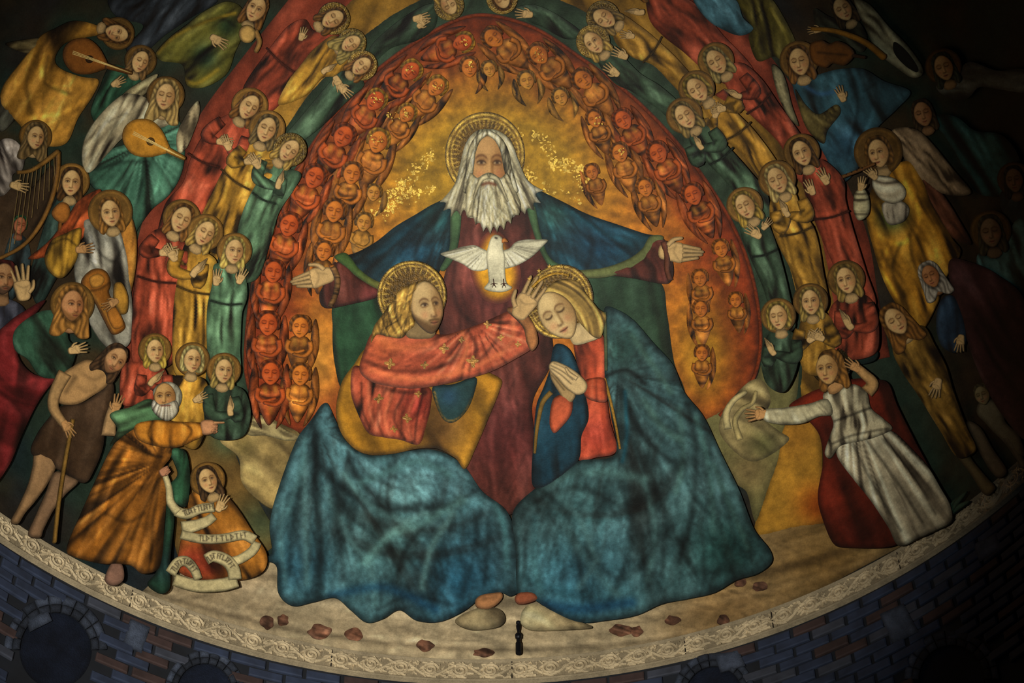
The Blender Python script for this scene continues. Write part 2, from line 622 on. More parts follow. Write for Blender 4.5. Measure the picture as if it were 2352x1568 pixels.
def halo(c, r, z, tone=1.0, rx=None, ticks=34, rot=0):
    rx = rx or r
    O = ell(c[0], c[1], rx, r, rot)
    cc = np.array(c, float)

    def fn(Q, d, col, h):
        x, y = (Q[:, 0] - cc[0]) / rx, (Q[:, 1] - cc[1]) / r
        rr, a = np.hypot(x, y), np.arctan2(y, x)
        ring = np.exp(-((rr - 0.94) / 0.028) ** 2) + 0.8 * np.exp(-((rr - 0.84) / 0.02) ** 2)
        tk = np.clip(np.sin(a * ticks) * 3 - 1.6, 0, 1) * np.exp(-((rr - 0.74) / 0.09) ** 2)
        nz = vnoise(Q[:, 0] / 4, Q[:, 1] / 4, 3)
        col = col * (0.55 + 0.5 * nz)[:, None]
        k = np.clip(ring * (0.35 + 0.8 * vnoise(a * 9, rr, 5)) + tk * 0.6, 0, 1)
        col = mixc(col, C(246, 206, 92)[None] * tone, k[:, None])
        return col, h + k * 1.6 + nz * 0.8
    return geo(O, C(122, 88, 22) * tone, s=max(2.0, r / 32), z=z, relief=2, pw=6, fn=fn, edge=0.45, ew=2.5, mot=0.1, smooth=False)


def hand(c, ang, size, z, thumb=1, spread=9, skin=FLESH, curl=0.0, fingers=True):
    """open hand: palm and five unequal fingers; c is the wrist, ang where the fingers point (degrees, 0 = right, 90 = down)"""
    c = np.array(c, float)
    a0 = math.radians(ang)
    f = np.array([math.cos(a0), math.sin(a0)])
    sd = np.array([-f[1], f[0]]) * thumb
    P = lambda a, b: c + f * a * size + sd * b * size
    pl = spline([tuple(P(-0.03, -.13)), tuple(P(.22, -.20)), tuple(P(.46, -.23)), tuple(P(.53, -.08)), tuple(P(.54, .10)), tuple(P(.44, .22)), tuple(P(.2, .21)), tuple(P(-0.03, .13))], max(2, size * .06))
    s = max(1.3, size / 34)
    g = [geo(pl, skin, s=s, z=z, relief=4, pw=size * .18, edge=0.4, ew=max(1.2, size * .03), mot=0.06, smooth=False,
             strokes=[([P(.42, -.18), P(.30, .0), P(.34, .16)], size * .022, 0.72, .6), ([P(.1, .02), P(.3, .1)], size * .022, 0.75, .5)])]
    ln = (0.36, 0.44, 0.47, 0.41)
    for k in range(4):
        b = 0.18 - 0.125 * k - 0.005
        b0 = (-.17, -.06, .05, .15)[k]
        aa = a0 + math.radians((k - 1.6) * spread) * thumb
        ff = np.array([math.cos(aa), math.sin(aa)])
        st = P(.47, b0)
        m = st + ff * ln[k] * size * .5
        cu = math.radians(curl)
        f2 = np.array([math.cos(aa + cu), math.sin(aa + cu)])
        e = m + f2 * ln[k] * size * .5
        g.append(geo(ribbon([st, m, e], size * .105, size * .07, max(2, size * .05)), skin, s=s, z=z + 1.2, relief=3.2, pw=size * .05,
                     edge=0.5, ew=max(1.0, size * .025), mot=0.05, smooth=False))
    aa = a0 + math.radians(48) * thumb
    ff = np.array([math.cos(aa), math.sin(aa)])
    st = P(.14, .13)
    g.append(geo(ribbon([st, st + ff * size * .2, st + ff * size * .26 + f * size * .14], size * .13, size * .075, max(2, size * .05)), skin, s=s, z=z + 1.8,
                 relief=3.4, pw=size * .06, edge=0.5, ew=max(1.0, size * .025), mot=0.05, smooth=False))
    return g


def pray(c, ang, size, z, side=1, skin=FLESH):
    """two hands laid together, seen from the side; c is the wrists"""
    c = np.array(c, float)
    a0 = math.radians(ang)
    f = np.array([math.cos(a0), math.sin(a0)])
    sd = np.array([-f[1], f[0]]) * side
    P = lambda a, b: tuple(c + f * a * size + sd * b * size)
    s = max(1.3, size / 34)
    far = geo([P(0, .02), P(.3, .12), P(.62, .13), P(.97, .03), P(1.0, -.02), P(.7, -.02), P(.3, -.1), P(0, -.1)], skin * 0.85, s=s, z=z, relief=3, pw=size * .1, edge=.5, ew=max(1, size * .03), mot=.05)
    near = geo([P(-.04, -.17), P(.25, -.22), P(.55, -.16), P(.85, -.06), P(1.0, -.01), P(.97, .04), P(.7, .05), P(.45, .08), P(.2, .10), P(-.04, .08)], skin, s=s, z=z + 3, relief=4, pw=size * .12, edge=.5, ew=max(1, size * .03), mot=.05,
               strokes=[([P(.50, -.10), P(.92, -.01)], size * .018, .5, .8), ([P(.48, -.04), P(.93, .01)], size * .018, .5, .8), ([P(.45, .02), P(.86, .04)], size * .018, .55, .8)])
    th = geo(ribbon([P(.18, .02), P(.4, .12), P(.58, .13)], size * .11, size * .07, max(2, size * .06)), skin, s=s, z=z + 5, relief=3, pw=size * .05, edge=.5, ew=max(1, size * .025), mot=.05, smooth=False)
    return [far, near, th]


def fist(c, ang, size, z, skin=FLESH):
    c = np.array(c, float)
    a0 = math.radians(ang)
    f = np.array([math.cos(a0), math.sin(a0)])
    sd = np.array([-f[1], f[0]])
    P = lambda a, b: tuple(c + f * a * size + sd * b * size)
    s = max(1.3, size / 30)
    g = [geo([P(-.4, -.25), P(0, -.36), P(.36, -.3), P(.45, 0), P(.36, .32), P(0, .38), P(-.4, .25)], skin, s=s, z=z, relief=4, pw=size * .25, edge=.4, ew=max(1.2, size * .05), mot=.05)]
    for k in range(4):
        b = -.27 + .18 * k
        g.append(geo(ribbon([P(.05, b), P(.34, b), P(.44, b * .9)], size * .17, size * .13, max(2, size * .08)), skin, s=s, z=z + 2, relief=3, pw=size * .07, edge=.5, ew=max(1, size * .04), mot=.04, smooth=False))
    g.append(geo(ribbon([P(-.1, .3), P(.15, .34), P(.3, .12)], size * .18, size * .12, max(2, size * .08)), skin, s=s, z=z + 3.5, relief=3, pw=size * .07, edge=.5, ew=max(1, size * .04), mot=.04, smooth=False))
    return g


def tilt(deg):
    """the downward axis of a head leaning by deg (positive: the crown leans to the right)"""
    a = math.radians(deg)
    return (-math.sin(a), math.cos(a))


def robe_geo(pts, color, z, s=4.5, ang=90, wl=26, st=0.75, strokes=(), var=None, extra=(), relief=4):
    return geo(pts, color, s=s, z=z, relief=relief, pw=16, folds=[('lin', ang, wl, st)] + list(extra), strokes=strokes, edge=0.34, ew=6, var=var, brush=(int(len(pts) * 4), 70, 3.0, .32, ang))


def angel(label, head, ht, lean, yaw, robe, color, z, hairc=BLOND, style='long', hands=None, eyes='closed', halo_t=None, ang=None,
          belt=None, name='angel', cat='angel', group=None, skin=FLESH, sleeves=True, wl=19, beard=None, wings=(), s=4.2, st=1.0, strokes=(), extra=(), light=-1, var=None, hr=1.4):
    wd = ht * 0.72
    dn = np.array(tilt(lean))
    rt = np.array([dn[1], -dn[0]])
    hd = np.array(head, float)
    base = np.array([(p[0], p[1]) for p in robe]).mean(0)
    t = thing(name, label, cat, tuple(base), z, group)
    for wg in wings:
        obj('wing', wing_geo(wg[0], wg[1], z + 1 + (wg[3] if len(wg) > 3 else 0), wg[2]), t)
    if ang is None:
        ang = 90 + lean
    sk = list(strokes)
    if belt:
        b0, b1 = np.array(belt[0], float), np.array(belt[1], float)
        mid = (b0 + b1) / 2 + dn * 5
        sk += [([tuple(b0), tuple(mid), tuple(b1)], 3.2, 0.30, .9), ([tuple(b0 - dn * 9), tuple(mid - dn * 9), tuple(b1 - dn * 9)], 6, 1.35, .45)]
    rb = obj('robe', robe_geo(robe, color, z + 3, s=s, ang=ang, wl=wl, st=st, strokes=sk, extra=extra, var=var), t)
    if belt:
        b0, b1 = np.array(belt[0], float), np.array(belt[1], float)
        obj('belt', geo(ribbon([b0, (b0 + b1) / 2 + dn * 5, b1], 4.5, 4.5, 5, tip=0), color * .55, s=3, z=z + 9, relief=2, pw=2, edge=.4, ew=2, smooth=False), rb)
    # neck
    n0, n1 = hd + dn * ht * 0.6, hd + dn * ht * 1.5
    obj('neck', geo(ribbon([n0, n1], wd * 0.9, wd * 1.5, 4, tip=.25), skin * .88, s=2.4, z=z + 9.5, relief=2, pw=8, edge=.35, ew=3, mot=.06, smooth=False,
                    strokes=[([hd + dn * ht * 1.0 - rt * wd * .6, hd + dn * ht * 1.06 + rt * wd * .6], ht * .13, .5, .8)]), t, SKIN)
    if halo_t:
        hc = tuple(hd - dn * ht * 0.12)
        if halo_t > .7:
            obj('halo', halo(hc, ht * hr, z + 8.2, halo_t), t, GOLD)
        else:
            hk = C(156, 112, 48) * (.40 + .75 * halo_t)
            obj('halo', geo(ell(hc[0], hc[1], ht * hr, ht * hr), hk, s=3, z=z + 8.2, relief=2, pw=6, edge=.3, ew=3, smooth=False,
                            strokes=[(ell(hc[0], hc[1], ht * hr * .86, ht * hr * .86), 1.6, 1.35, .7)]), t)
    obj('hair', hair(head, dn, wd, ht, style, hairc, z + 11), t)
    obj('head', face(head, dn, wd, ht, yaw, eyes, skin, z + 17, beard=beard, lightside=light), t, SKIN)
    if hands:
        kind = hands[0]
        if kind == 'pray':
            _, hx, hy, ha, hs = hands[:5]
            hv = np.array([hx, hy], float)
            if sleeves:
                for sx in (-1, 1):
                    sh = hd + dn * ht * 2.0 + rt * sx * wd * 1.5
                    el = (sh + hv) / 2 + rt * sx * wd * .75 + dn * ht * .95
                    obj('sleeve', geo(ribbon([sh, el, hv], ht * .8, ht * .5, 5, wm=ht * 1.0), color, s=3.4, z=z + 10 + sx, relief=4.5, pw=10, folds=[('lin', ang + 60 * sx, 13, .7)], edge=.55, ew=4, smooth=False), t)
            obj('hands', pray((hx, hy), ha, hs, z + 17, side=1), t, SKIN)
        elif kind == 'cross':
            _, hx, hy, hs = hands[:4]
            for sx in (-1, 1):
                w0 = np.array([hx, hy]) - rt * sx * hs * .15 * -1 + dn * hs * .12
                w0 = np.array([hx, hy]) + rt * sx * hs * .42 + dn * hs * .32
                if sleeves:
                    sh = hd + dn * ht * 2.0 + rt * sx * wd * 1.55
                    el = (sh + w0) / 2 + rt * sx * wd * .9 + dn * ht * .8
                    obj('sleeve', geo(ribbon([sh, el, w0], ht * .8, ht * .5, 5, wm=ht * 1.0), color, s=3.4, z=z + 10 + sx, relief=4.5, pw=10, folds=[('lin', ang + 60 * sx, 13, .7)], edge=.55, ew=4, smooth=False), t)
                v = -rt * sx * .8 - dn * .55
                obj('hand', hand(tuple(w0), math.degrees(math.atan2(v[1], v[0])), hs, z + 17 + (sx + 1) * 2.2, thumb=sx, spread=4), t, SKIN)
        elif kind == 'list':
            for (hx, hy, ha, hs, th) in hands[1]:
                obj('hand', hand((hx, hy), ha, hs, z + 17, thumb=th), t, SKIN)
    return t


def wing_geo(pts, color, z, ang, s=4.5):
    return geo(pts, color, s=s, z=z, relief=3.5, pw=14, folds=[('lin', ang, 11, .7)], edge=.5, ew=4, fh=1.2)


# ================================================================== THE SETTING
def ring_mesh(name, prof, a0, a1, n, mat, colr=None):
    """profile (radius, height) swept round the apse axis; angle 0 is the back of the apse"""
    th = np.radians(np.linspace(a0, a1, n))
    V, F = [], []
    m = len(prof)
    for t in th:
        for (r, zz) in prof:
            V.append((r * math.sin(t), r * math.cos(t), zz + ZS))
    for i in range(n - 1):
        for j in range(m - 1):
            F.append((i * m + j, (i + 1) * m + j, (i + 1) * m + j + 1, i * m + j + 1))
    me = bpy.data.meshes.new(name)
    me.from_pydata(V, [], F)
    at = me.attributes.new('Col', 'FLOAT_COLOR', 'POINT')
    c = np.tile(lin(colr if colr is not None else C(120, 110, 90)), (len(V), 1))
    at.data.foreach_set('color', np.concatenate([c, np.ones((len(c), 1))], 1).astype(np.float32).ravel())
    me.materials.append(mat)
    o = bpy.data.objects.new(name, me)
    COL.objects.link(o)
    return o


# semi-dome, plastered and painted in deep greens, browns and blues between the figures
def dome_mesh():
    nu, nv = 190, 110
    V, F, c = [], [], []
    th = np.radians(np.linspace(-96, 96, nu))
    ph = np.radians(np.linspace(-0.5, 89.5, nv))
    T, Pp = np.meshgrid(th, ph, indexing='ij')
    X = R * np.cos(Pp) * np.sin(T)
    Y = R * np.cos(Pp) * np.cos(T)
    Z = R * np.sin(Pp)
    V = np.stack([X, Y, Z + ZS], -1).reshape(-1, 3)
    n = fbm(T.ravel() * 5, Pp.ravel() * 6, 11)
    n2 = fbm(T.ravel() * 9 + 3, Pp.ravel() * 9, 17)
    a, b, g, bl = C(50, 38, 24), C(38, 52, 40), C(66, 48, 26), C(22, 34, 46)
    cc = mixc(a[None], b[None], sstep(.35, .65, n)[:, None])
    cc = mixc(cc, g[None], sstep(.5, .75, n2)[:, None] * .8)
    cc = mixc(cc, bl[None], sstep(.45, .75, fbm(T.ravel() * 4 + 9, Pp.ravel() * 4, 23))[:, None] * .7)
    for i in range(nu - 1):
        for j in range(nv - 1):
            F.append((i * nv + j, (i + 1) * nv + j, (i + 1) * nv + j + 1, i * nv + j + 1))
    me = bpy.data.meshes.new('ceiling')
    me.from_pydata(V.tolist(), [], F)
    at = me.attributes.new('Col', 'FLOAT_COLOR', 'POINT')
    at.data.foreach_set('color', np.concatenate([lin(cc), np.ones((len(cc), 1))], 1).astype(np.float32).ravel())
    me.shade_smooth()
    me.materials.append(FRESCO)
    o = bpy.data.objects.new('ceiling', me)
    COL.objects.link(o)
    return struct(o, 'painted plaster semi-dome of the apse')


VAULT = dome_mesh()

MORTAR = solid_mat('dark_mortar', (20, 24, 32), .9, mott=.4, scale=5)
FLOORM = solid_mat('stone_floor', (70, 66, 62), .6, mott=.25, scale=2)
wall_o = struct(ring_mesh('wall_apse', [(R, -0.2), (R, -3.0), (R, -6.5), (R, -ZS)], -96, 96, 120, MORTAR), 'dark curved masonry wall below the carved cornice')
fl = bpy.data.meshes.new('floor')
fl.from_pydata([(-7, -9, 0), (7, -9, 0), (7, 4.4, 0), (-7, 4.4, 0)], [], [(0, 1, 2, 3)])
fl.materials.append(FLOORM)
flo = bpy.data.objects.new('floor', fl)
COL.objects.link(flo)
struct(flo, 'stone floor of the church')

# the choir in front of the apse: barrel vault and plain side walls
PLAST = solid_mat('choir_plaster', (70, 66, 62), .85, mott=.2, scale=2)
bv = []
bf = []
for i, yy in enumerate((-.42, -2.2, -4.0)):
    for k in range(41):
        a = math.pi * k / 40
        bv.append((-R * math.cos(a), yy, ZS + R * math.sin(a)))
for i in range(2):
    for k in range(40):
        bf.append((i * 41 + k, i * 41 + k + 1, (i + 1) * 41 + k + 1, (i + 1) * 41 + k))
bm = bpy.data.meshes.new('trim_20')
bm.from_pydata(bv, [], bf)
bm.materials.append(PLAST)
bo = bpy.data.objects.new('trim_20', bm)
COL.objects.link(bo)
struct(bo, 'plain barrel vault in front of the apse')
for nm, xx in (('wall_left', -R), ('wall_right', R)):
    wm_ = bpy.data.meshes.new(nm)
    wm_.from_pydata([(xx, -.42, 0), (xx, -4.0, 0), (xx, -4.0, ZS), (xx, -.42, ZS)], [], [(0, 1, 2, 3)])
    wm_.materials.append(PLAST)
    wo = bpy.data.objects.new(nm, wm_)
    COL.objects.link(wo)
    struct(wo, 'plain side wall of the choir')

# --- bands of colour painted on the vault
def band(name, left, wl, col, z, right=None, ang=None, st=.55, s=7):
    obj(name, geo(ribbon(left, wl[0], wl[1], 12, tip=0), col, s=s, z=z, relief=1.5, pw=12, folds=[('lin', a, 34, st) for a in ([ang] if ang is not None else [])],
                  edge=.25, ew=10, smooth=False, fh=.6), VAULT)


band('red_robe_band', [(345, 960), (350, 800), (362, 650), (400, 500), (458, 400), (525, 290), (610, 180), (700, 70), (790, -40)], (120, 150), RED * .8, 2, ang=110)
band('red_robe_band', [(1990, 830), (1980, 780), (1958, 680), (1935, 560), (1890, 450), (1836, 345), (1760, 230), (1670, 120), (1540, -20)], (110, 150), RED * .8, 2, ang=62)
band('gold_robe_band', [(430, 1030), (432, 900), (438, 750), (462, 600), (510, 480), (560, 400), (632, 290), (720, 185), (830, 75), (940, -40)], (105, 140), GLD * .82, 3.4, ang=112)
band('gold_robe_band', [(1860, 960), (1880, 830), (1860, 700), (1830, 560), (1785, 440), (1716, 320), (1620, 200), (1510, 95), (1380, 10), (1290, -50)], (110, 130), GLD * .82, 3.4, ang=60)
band('green_robe_band', [(525, 1010), (520, 900), (527, 780), (548, 600), (596, 480), (650, 392), (715, 292), (800, 186), (905, 90), (1000, 40), (1090, 14), (1180, 14), (1280, 50), (1375, 108), (1480, 196), (1572, 290), (1650, 385), (1712, 480), (1752, 580), (1785, 700), (1792, 830), (1790, 940)],
     (100, 100), GRN * .55, 4.6, ang=118, st=.4)

# --- mandorla with its glory of gold
MAND = [(650, 985), (590, 930), (566, 860), (566, 780), (578, 670), (602, 565), (645, 455), (695, 368), (772, 258), (862, 165), (962, 92), (1056, 44), (1128, 36), (1230, 66), (1332, 132), (1440, 212), (1532, 302), (1612, 402), (1680, 512), (1724, 622), (1745, 740), (1742, 830), (1712, 900), (1652, 955), (1500, 1010), (1200, 1040), (900, 1020)]


def mand_fn(Q, d, col, h):
    x, y = Q[:, 0], Q[:, 1]
    n = fbm(x / 40, y / 40, 41)
    red, org, gold = C(134, 52, 22), C(186, 110, 34), C(172, 130, 34)
    k = sstep(30, 190, d + (n - .5) * 120)
    c = mixc(red[None], org[None], k[:, None])
    g = np.exp(-((x - 1130) / 260) ** 2 - ((y - 390) / 175) ** 2 * 1.0) + 0.55 * np.exp(-((x - 1620) / 70) ** 2 - ((y - 830) / 130) ** 2)
    c = mixc(c, gold[None], np.clip(g * 1.5, 0, 1)[:, None])
    c = mixc(c, C(206, 142, 56)[None], (.8 * np.exp(-((x - 735) / 45) ** 2 - ((y - 830) / 120) ** 2))[:, None])
    rr = np.sin(np.arctan2(y - 420, x - 1130) * 60 + 4 * n)
    c = c * (1 + 0.10 * rr * np.exp(-((np.hypot(x - 1130, y - 420) - 300) / 120) ** 2))[:, None]
    c = c * (0.72 + 0.56 * fbm(x / 17, y / 17, 43))[:, None]
    return c, h


MANDO = obj('mandorla', geo(MAND, C(150, 70, 18), s=6.5, z=6.5, relief=3, pw=14, fn=mand_fn, edge=.5, ew=9, mot=.16, brush=(300, 60, 5, .35, (1140, 600))), VAULT)
obj('mandorla_rim', geo(np.concatenate([ribbon(MAND[0:24], 9, 9, 9, tip=0)]), C(150, 60, 22), s=5, z=8.5, relief=2, pw=4, edge=.5, ew=3, smooth=False), VAULT)

# flakes of gold leaf glinting round the old man's head
fl_g = []
rng = np.random.RandomState(5)


def flakes(cx, cy, dx, dy, w, n, big=3.4, off=.0125):
    for _ in range(n):
        a, b = rng.uniform(-1, 1), rng.normal() * w
        L = math.hypot(dx, dy)
        x, y = cx + a * dx - b * dy / L, cy + a * dy + b * dx / L
        r = rng.uniform(1.4, big * 1.35)
        k = rng.randint(5, 8)
        t = np.sort(rng.uniform(0, 6.28, k))
        O = np.stack([x + r * rng.uniform(.6, 1.4) * np.cos(t), y + r * rng.uniform(.5, 1.3) * np.sin(t)], 1)
        p, nn = dome(O[:, 0], O[:, 1], off)
        tl = rng.normal(size=3) * .004
        ce = p.mean(0)
        p = p + nn * ((p - ce) @ tl * 80)[:, None] * .02
        fl_g.append((p, [tuple(range(k))], np.tile(lin(C(250, 206, 84) * rng.uniform(.75, 1.05)), (k, 1))))


flakes(940, 410, 60, -62, 9, 150)
flakes(905, 470, 45, -30, 8, 90)
flakes(970, 440, 30, -8, 6, 40)
flakes(1052, 372, 8, 40, 12, 60)
flakes(1085, 290, 36, -10, 12, 60, 2.6)
flakes(1170, 300, 30, 26, 9, 50, 2.6)
flakes(1215, 400, 8, 16, 7, 24)
flakes(1250, 330, 26, 30, 10, 60, 2.8)
flakes(1290, 378, 28, 8, 9, 70, 4)
flakes(1338, 410, 12, 26, 9, 60, 4)
flakes(1290, 440, 46, 16, 10, 24)
for (x, y) in ((868, 322), (934, 258), (1002, 196), (942, 160), (1062, 96), (862, 228), (900, 262), (1080, 150), (1430, 350), (1372, 276), (1238, 124)):
    flakes(x, y, 9, -6, 6, 9, 2.2, .056)
gf = obj('gold_flakes', fl_g, VAULT, GOLD)
gf['kind'] = 'stuff'

# --- pale ground and clouds under the throne
GROUND = [(318, 1366, 1), (372, 1318), (420, 1290), (560, 1262), (700, 1300), (1000, 1280), (1400, 1280), (1640, 1250), (1752, 1212), (1880, 1192), (1950, 1240), (2072, 1252, 1), (1960, 1312), (1862, 1364), (1692, 1440), (1505, 1500), (1400, 1516), (1170, 1530), (889, 1514), (600, 1468), (440, 1414)]
obj('ground', geo(GROUND, C(172, 154, 120), s=6, z=5, relief=3, pw=20, folds=[('arc', (1176, -1100), 26, .38)], edge=.3, ew=8, brush=(220, 130, 4, .35, 4),
                  var=[(1900, 1270, 240, C(120, 90, 44), .9), (1650, 1400, 130, C(140, 106, 60), .7), (500, 1360, 140, C(150, 130, 98), .6)]), VAULT)
obj('gold_field', geo([(1792, 985), (1850, 940), (1885, 1010), (1890, 1100), (1905, 1190), (1820, 1216), (1735, 1228), (1757, 1130), (1780, 1060)], GLD, s=6, z=6.6, relief=2, edge=.35, ew=8,
                      var=[(1880, 1160, 46, C(150, 66, 16), .9), (1830, 1000, 60, C(150, 100, 34), .6)]), VAULT)
obj('olive_field', geo([(1760, 820), (1826, 815), (1832, 900), (1812, 960), (1800, 1040), (1770, 1120), (1738, 1200), (1715, 1130), (1690, 1110), (1600, 1000), (1590, 950), (1660, 930), (1730, 880)], C(116, 110, 66), s=6, z=6.4, relief=2, edge=.3, ew=10,
                       var=[(1720, 1080, 50, C(150, 124, 78), .7)]), VAULT)
obj('brown_field', geo([(395, 960), (470, 985), (520, 1000), (560, 1090), (610, 1180), (640, 1240), (560, 1290), (430, 1300), (395, 1200)], C(112, 84, 40), s=7, z=5.6, relief=2, edge=.2, ew=12,
                       var=[(600, 1200, 60, C(72, 84, 56), .9), (520, 1010, 40, C(60, 84, 60), .8)]), VAULT)


def cloud(label, pts, z, cl, var=None):
    t = thing('cloud', label, 'cloud', (np.mean([p[0] for p in pts]), np.mean([p[1] for p in pts])), z)
    xs, ys = [p[0] for p in pts], [p[1] for p in pts]
    obj('billow', geo(pts, cl, s=4.5, z=z, relief=6, pw=26, folds=[('arc', (min(xs), max(ys) + 60), 46, .6), ('lin', 40, 60, .35)], edge=.35, ew=7, var=var), t)
    return t


c1 = cloud('heaped pale yellow cloud beside the teal cloak of the bearded seated figure', [(506, 1012), (540, 985), (560, 958), (605, 954), (650, 975), (684, 992), (690, 1008), (676, 1060), (658, 1110), (634, 1166), (596, 1150), (556, 1108), (548, 1050)], 10, C(190, 162, 98),
           var=[(560, 1030, 26, C(110, 96, 52), .8), (620, 1060, 20, C(120, 100, 56), .6), (630, 1130, 40, C(130, 108, 60), .6)])
obj('billow', geo([(556, 985), (575, 962), (610, 960), (660, 988), (688, 1004), (660, 1012), (610, 1000), (575, 1000)], C(206, 186, 126), s=4, z=18, relief=5, pw=16, folds=[('lin', 20, 16, .6)], edge=.45, ew=4), c1)
c2 = cloud('rolled grey and cream cloud touched by the hand of the woman in white', [(1652, 990), (1660, 945), (1690, 905), (1728, 872), (1756, 878), (1770, 920), (1756, 960), (1790, 990), (1812, 1010), (1760, 1050), (1720, 1058), (1680, 1030)], 10, C(160, 142, 92),
           var=[(1680, 960, 26, C(196, 176, 120), .9), (1760, 1020, 40, C(96, 96, 54), .8)])
obj('billow', geo(ribbon([(1672, 985), (1668, 950), (1684, 920), (1712, 900)], 18, 10, 5, tip=.4), C(206, 188, 130), s=3.5, z=18, relief=5, pw=8, edge=.45, ew=3, smooth=False), c2)
obj('billow', geo(ribbon([(1700, 1010), (1688, 968), (1704, 940), (1728, 925), (1736, 900)], 16, 9, 5, tip=.4), C(190, 170, 110), s=3.5, z=18, relief=5, pw=8, edge=.45, ew=3, smooth=False), c2)
c3 = cloud('low pale cloud under the left knee beside the iron bracket', [(1045, 1425), (1080, 1402), (1120, 1392), (1152, 1402), (1160, 1425), (1140, 1440), (1080, 1445)], 44, C(184, 164, 120))
c4 = cloud('low pale cloud under the blue hem right of the iron bracket', [(1196, 1430), (1200, 1402), (1222, 1386), (1262, 1396), (1310, 1420), (1360, 1440), (1280, 1446), (1220, 1446)], 44, C(190, 170, 124))

# brown damaged patches on the pale ground, each a shallow loss in the plaster
for (x, y, a, b) in [(614, 1428, 17, 16), (650, 1424, 14, 15), (735, 1450, 30, 17), (812, 1456, 22, 15), (976, 1482, 21, 14), (1112, 1498, 26, 10), (1425, 1446, 28, 14), (1462, 1450, 14, 14), (1545, 1424, 18, 12), (1585, 1356, 16, 13), (1700, 1336, 15, 13), (1590, 1352, 10, 12), (1660, 1424, 14, 14), (1745, 1346, 17, 12)]:
    t = np.linspace(0, 6.283, 13)[:-1]
    O = [(x + a * math.cos(k) * rng.uniform(.75, 1.15), y + b * math.sin(k) * rng.uniform(.75, 1.15)) for k in t]
    obj('plaster_loss', geo(O, C(108, 74, 56), s=2.6, z=12, relief=1, pw=6, edge=.1, ew=3, mot=.5, folds=[('lin', 20, 9, .5)]), VAULT)

# --- carved cornice
CORN = struct(ring_mesh('trim_1', [(R, 0.012), (R - .012, 0.014), (R - .022, 0.004), (R - .016, -.008), (R - .008, -.014), (R - .008, -.158), (R - .016, -.161), (R - .02, -.168), (R - .014, -.176), (R - .002, -.18), (R + .02, -.19)], -96, 96, 240, STONE, C(146, 132, 106)),
              'pale stone cornice band carved with scrolling leaves')


def carve(seed):
    """one repeat of the carved frieze: two opposed scrolls with leaves, built as raised strips on the curved band"""
    rg = np.random.RandomState(seed)
    V, F = [], []
    L = 0.40

    def strip(P, w0, w1, hgt):
        P = np.array(P)
        t = np.gradient(P, axis=0)
        t /= np.linalg.norm(t, axis=1, keepdims=True) + 1e-9
        n = np.stack([t[:, 1], -t[:, 0]], 1)
        k0 = len(V)
        m = len(P)
        for i in range(m):
            f = i / (m - 1)
            w = w0 + (w1 - w0) * f
            for (o, q) in ((-1, 0), (-.45, .9), (.45, .9), (1, 0)):
                s_, t_ = P[i] + n[i] * o * w / 2
                r = R - .008 - hgt * q
                a = s_ / R
                V.append((r * math.sin(a), r * math.cos(a), t_ + ZS))
        for i in range(m - 1):
            for j in range(3):
                a = k0 + i * 4 + j
                F.append((a, a + 4, a + 5, a + 1))
    for sx, cx in ((1, .10), (-1, .30)):
        th = np.linspace(0, 4.1 * math.pi, 40)
        r = .058 * (1 - th / (4.9 * math.pi))
        P = np.stack([cx + sx * r * np.cos(th), -.086 + sx * r * np.sin(th)], 1)
        strip(P, .018, .011, .017)
        for k in range(7):
            a = k * .9 + rg.uniform(-.15, .15)
            b = np.array([cx + sx * .05 * math.cos(a), -.086 + sx * .05 * math.sin(a)])
            d = np.array([math.cos(a + .9), math.sin(a + .9)]) * sx
            u = np.linspace(0, 1, 6)[:, None]
            nn = np.array([-d[1], d[0]])
            pts = b + d * u * .045 + nn * .018 * u ** 2 * sx
            pts[:, 1] = np.clip(pts[:, 1], -.152, -.02)
            strip(pts, .022, .004, .015)
    x = np.linspace(.0, .40, 26)
    strip(np.stack([x, -.086 + .055 * np.sin((x - .2) * 15.7)], 1), .016, .016, .013)
    for k in range(46):
        a, y0 = rg.uniform(0, L), rg.uniform(-.15, -.02)
        if min(math.hypot(a - .10, y0 + .086), math.hypot(a - .30, y0 + .086)) < .045:
            continue
        u = np.linspace(0, 1, 6)[:, None]
        an, cv = rg.uniform(0, 6.28), rg.uniform(-.03, .03)
        d = np.array([math.cos(an), math.sin(an) * .8])
        pts = np.array([a, y0]) + u * d * rg.uniform(.025, .05) + u ** 2 * np.array([-d[1], d[0]]) * cv
        pts[:, 1] = np.clip(pts[:, 1], -.154, -.018)
        strip(pts, rg.uniform(.012, .022), .003, rg.uniform(.008, .016))
    me = bpy.data.meshes.new('carved_scroll')
    me.from_pydata(V, [], F)
    at = me.attributes.new('Col', 'FLOAT_COLOR', 'POINT')
    c = np.tile(lin(C(190, 172, 138)), (len(V), 1))
    at.data.foreach_set('color', np.concatenate([c, np.ones((len(c), 1))], 1).astype(np.float32).ravel())
    me.shade_smooth()
    me.materials.append(STONE)
    return me


cms = [carve(k) for k in range(4)]
for k in range(-17, 17):
    o = bpy.data.objects.new('carved_scroll', cms[k % 4])
    COL.objects.link(o)
    o.parent = CORN
    o.rotation_euler = (0, 0, -k * 0.40 / R)
IRON = solid_mat('dark_iron', (20, 22, 30), .5, metal=.6, mott=.3)
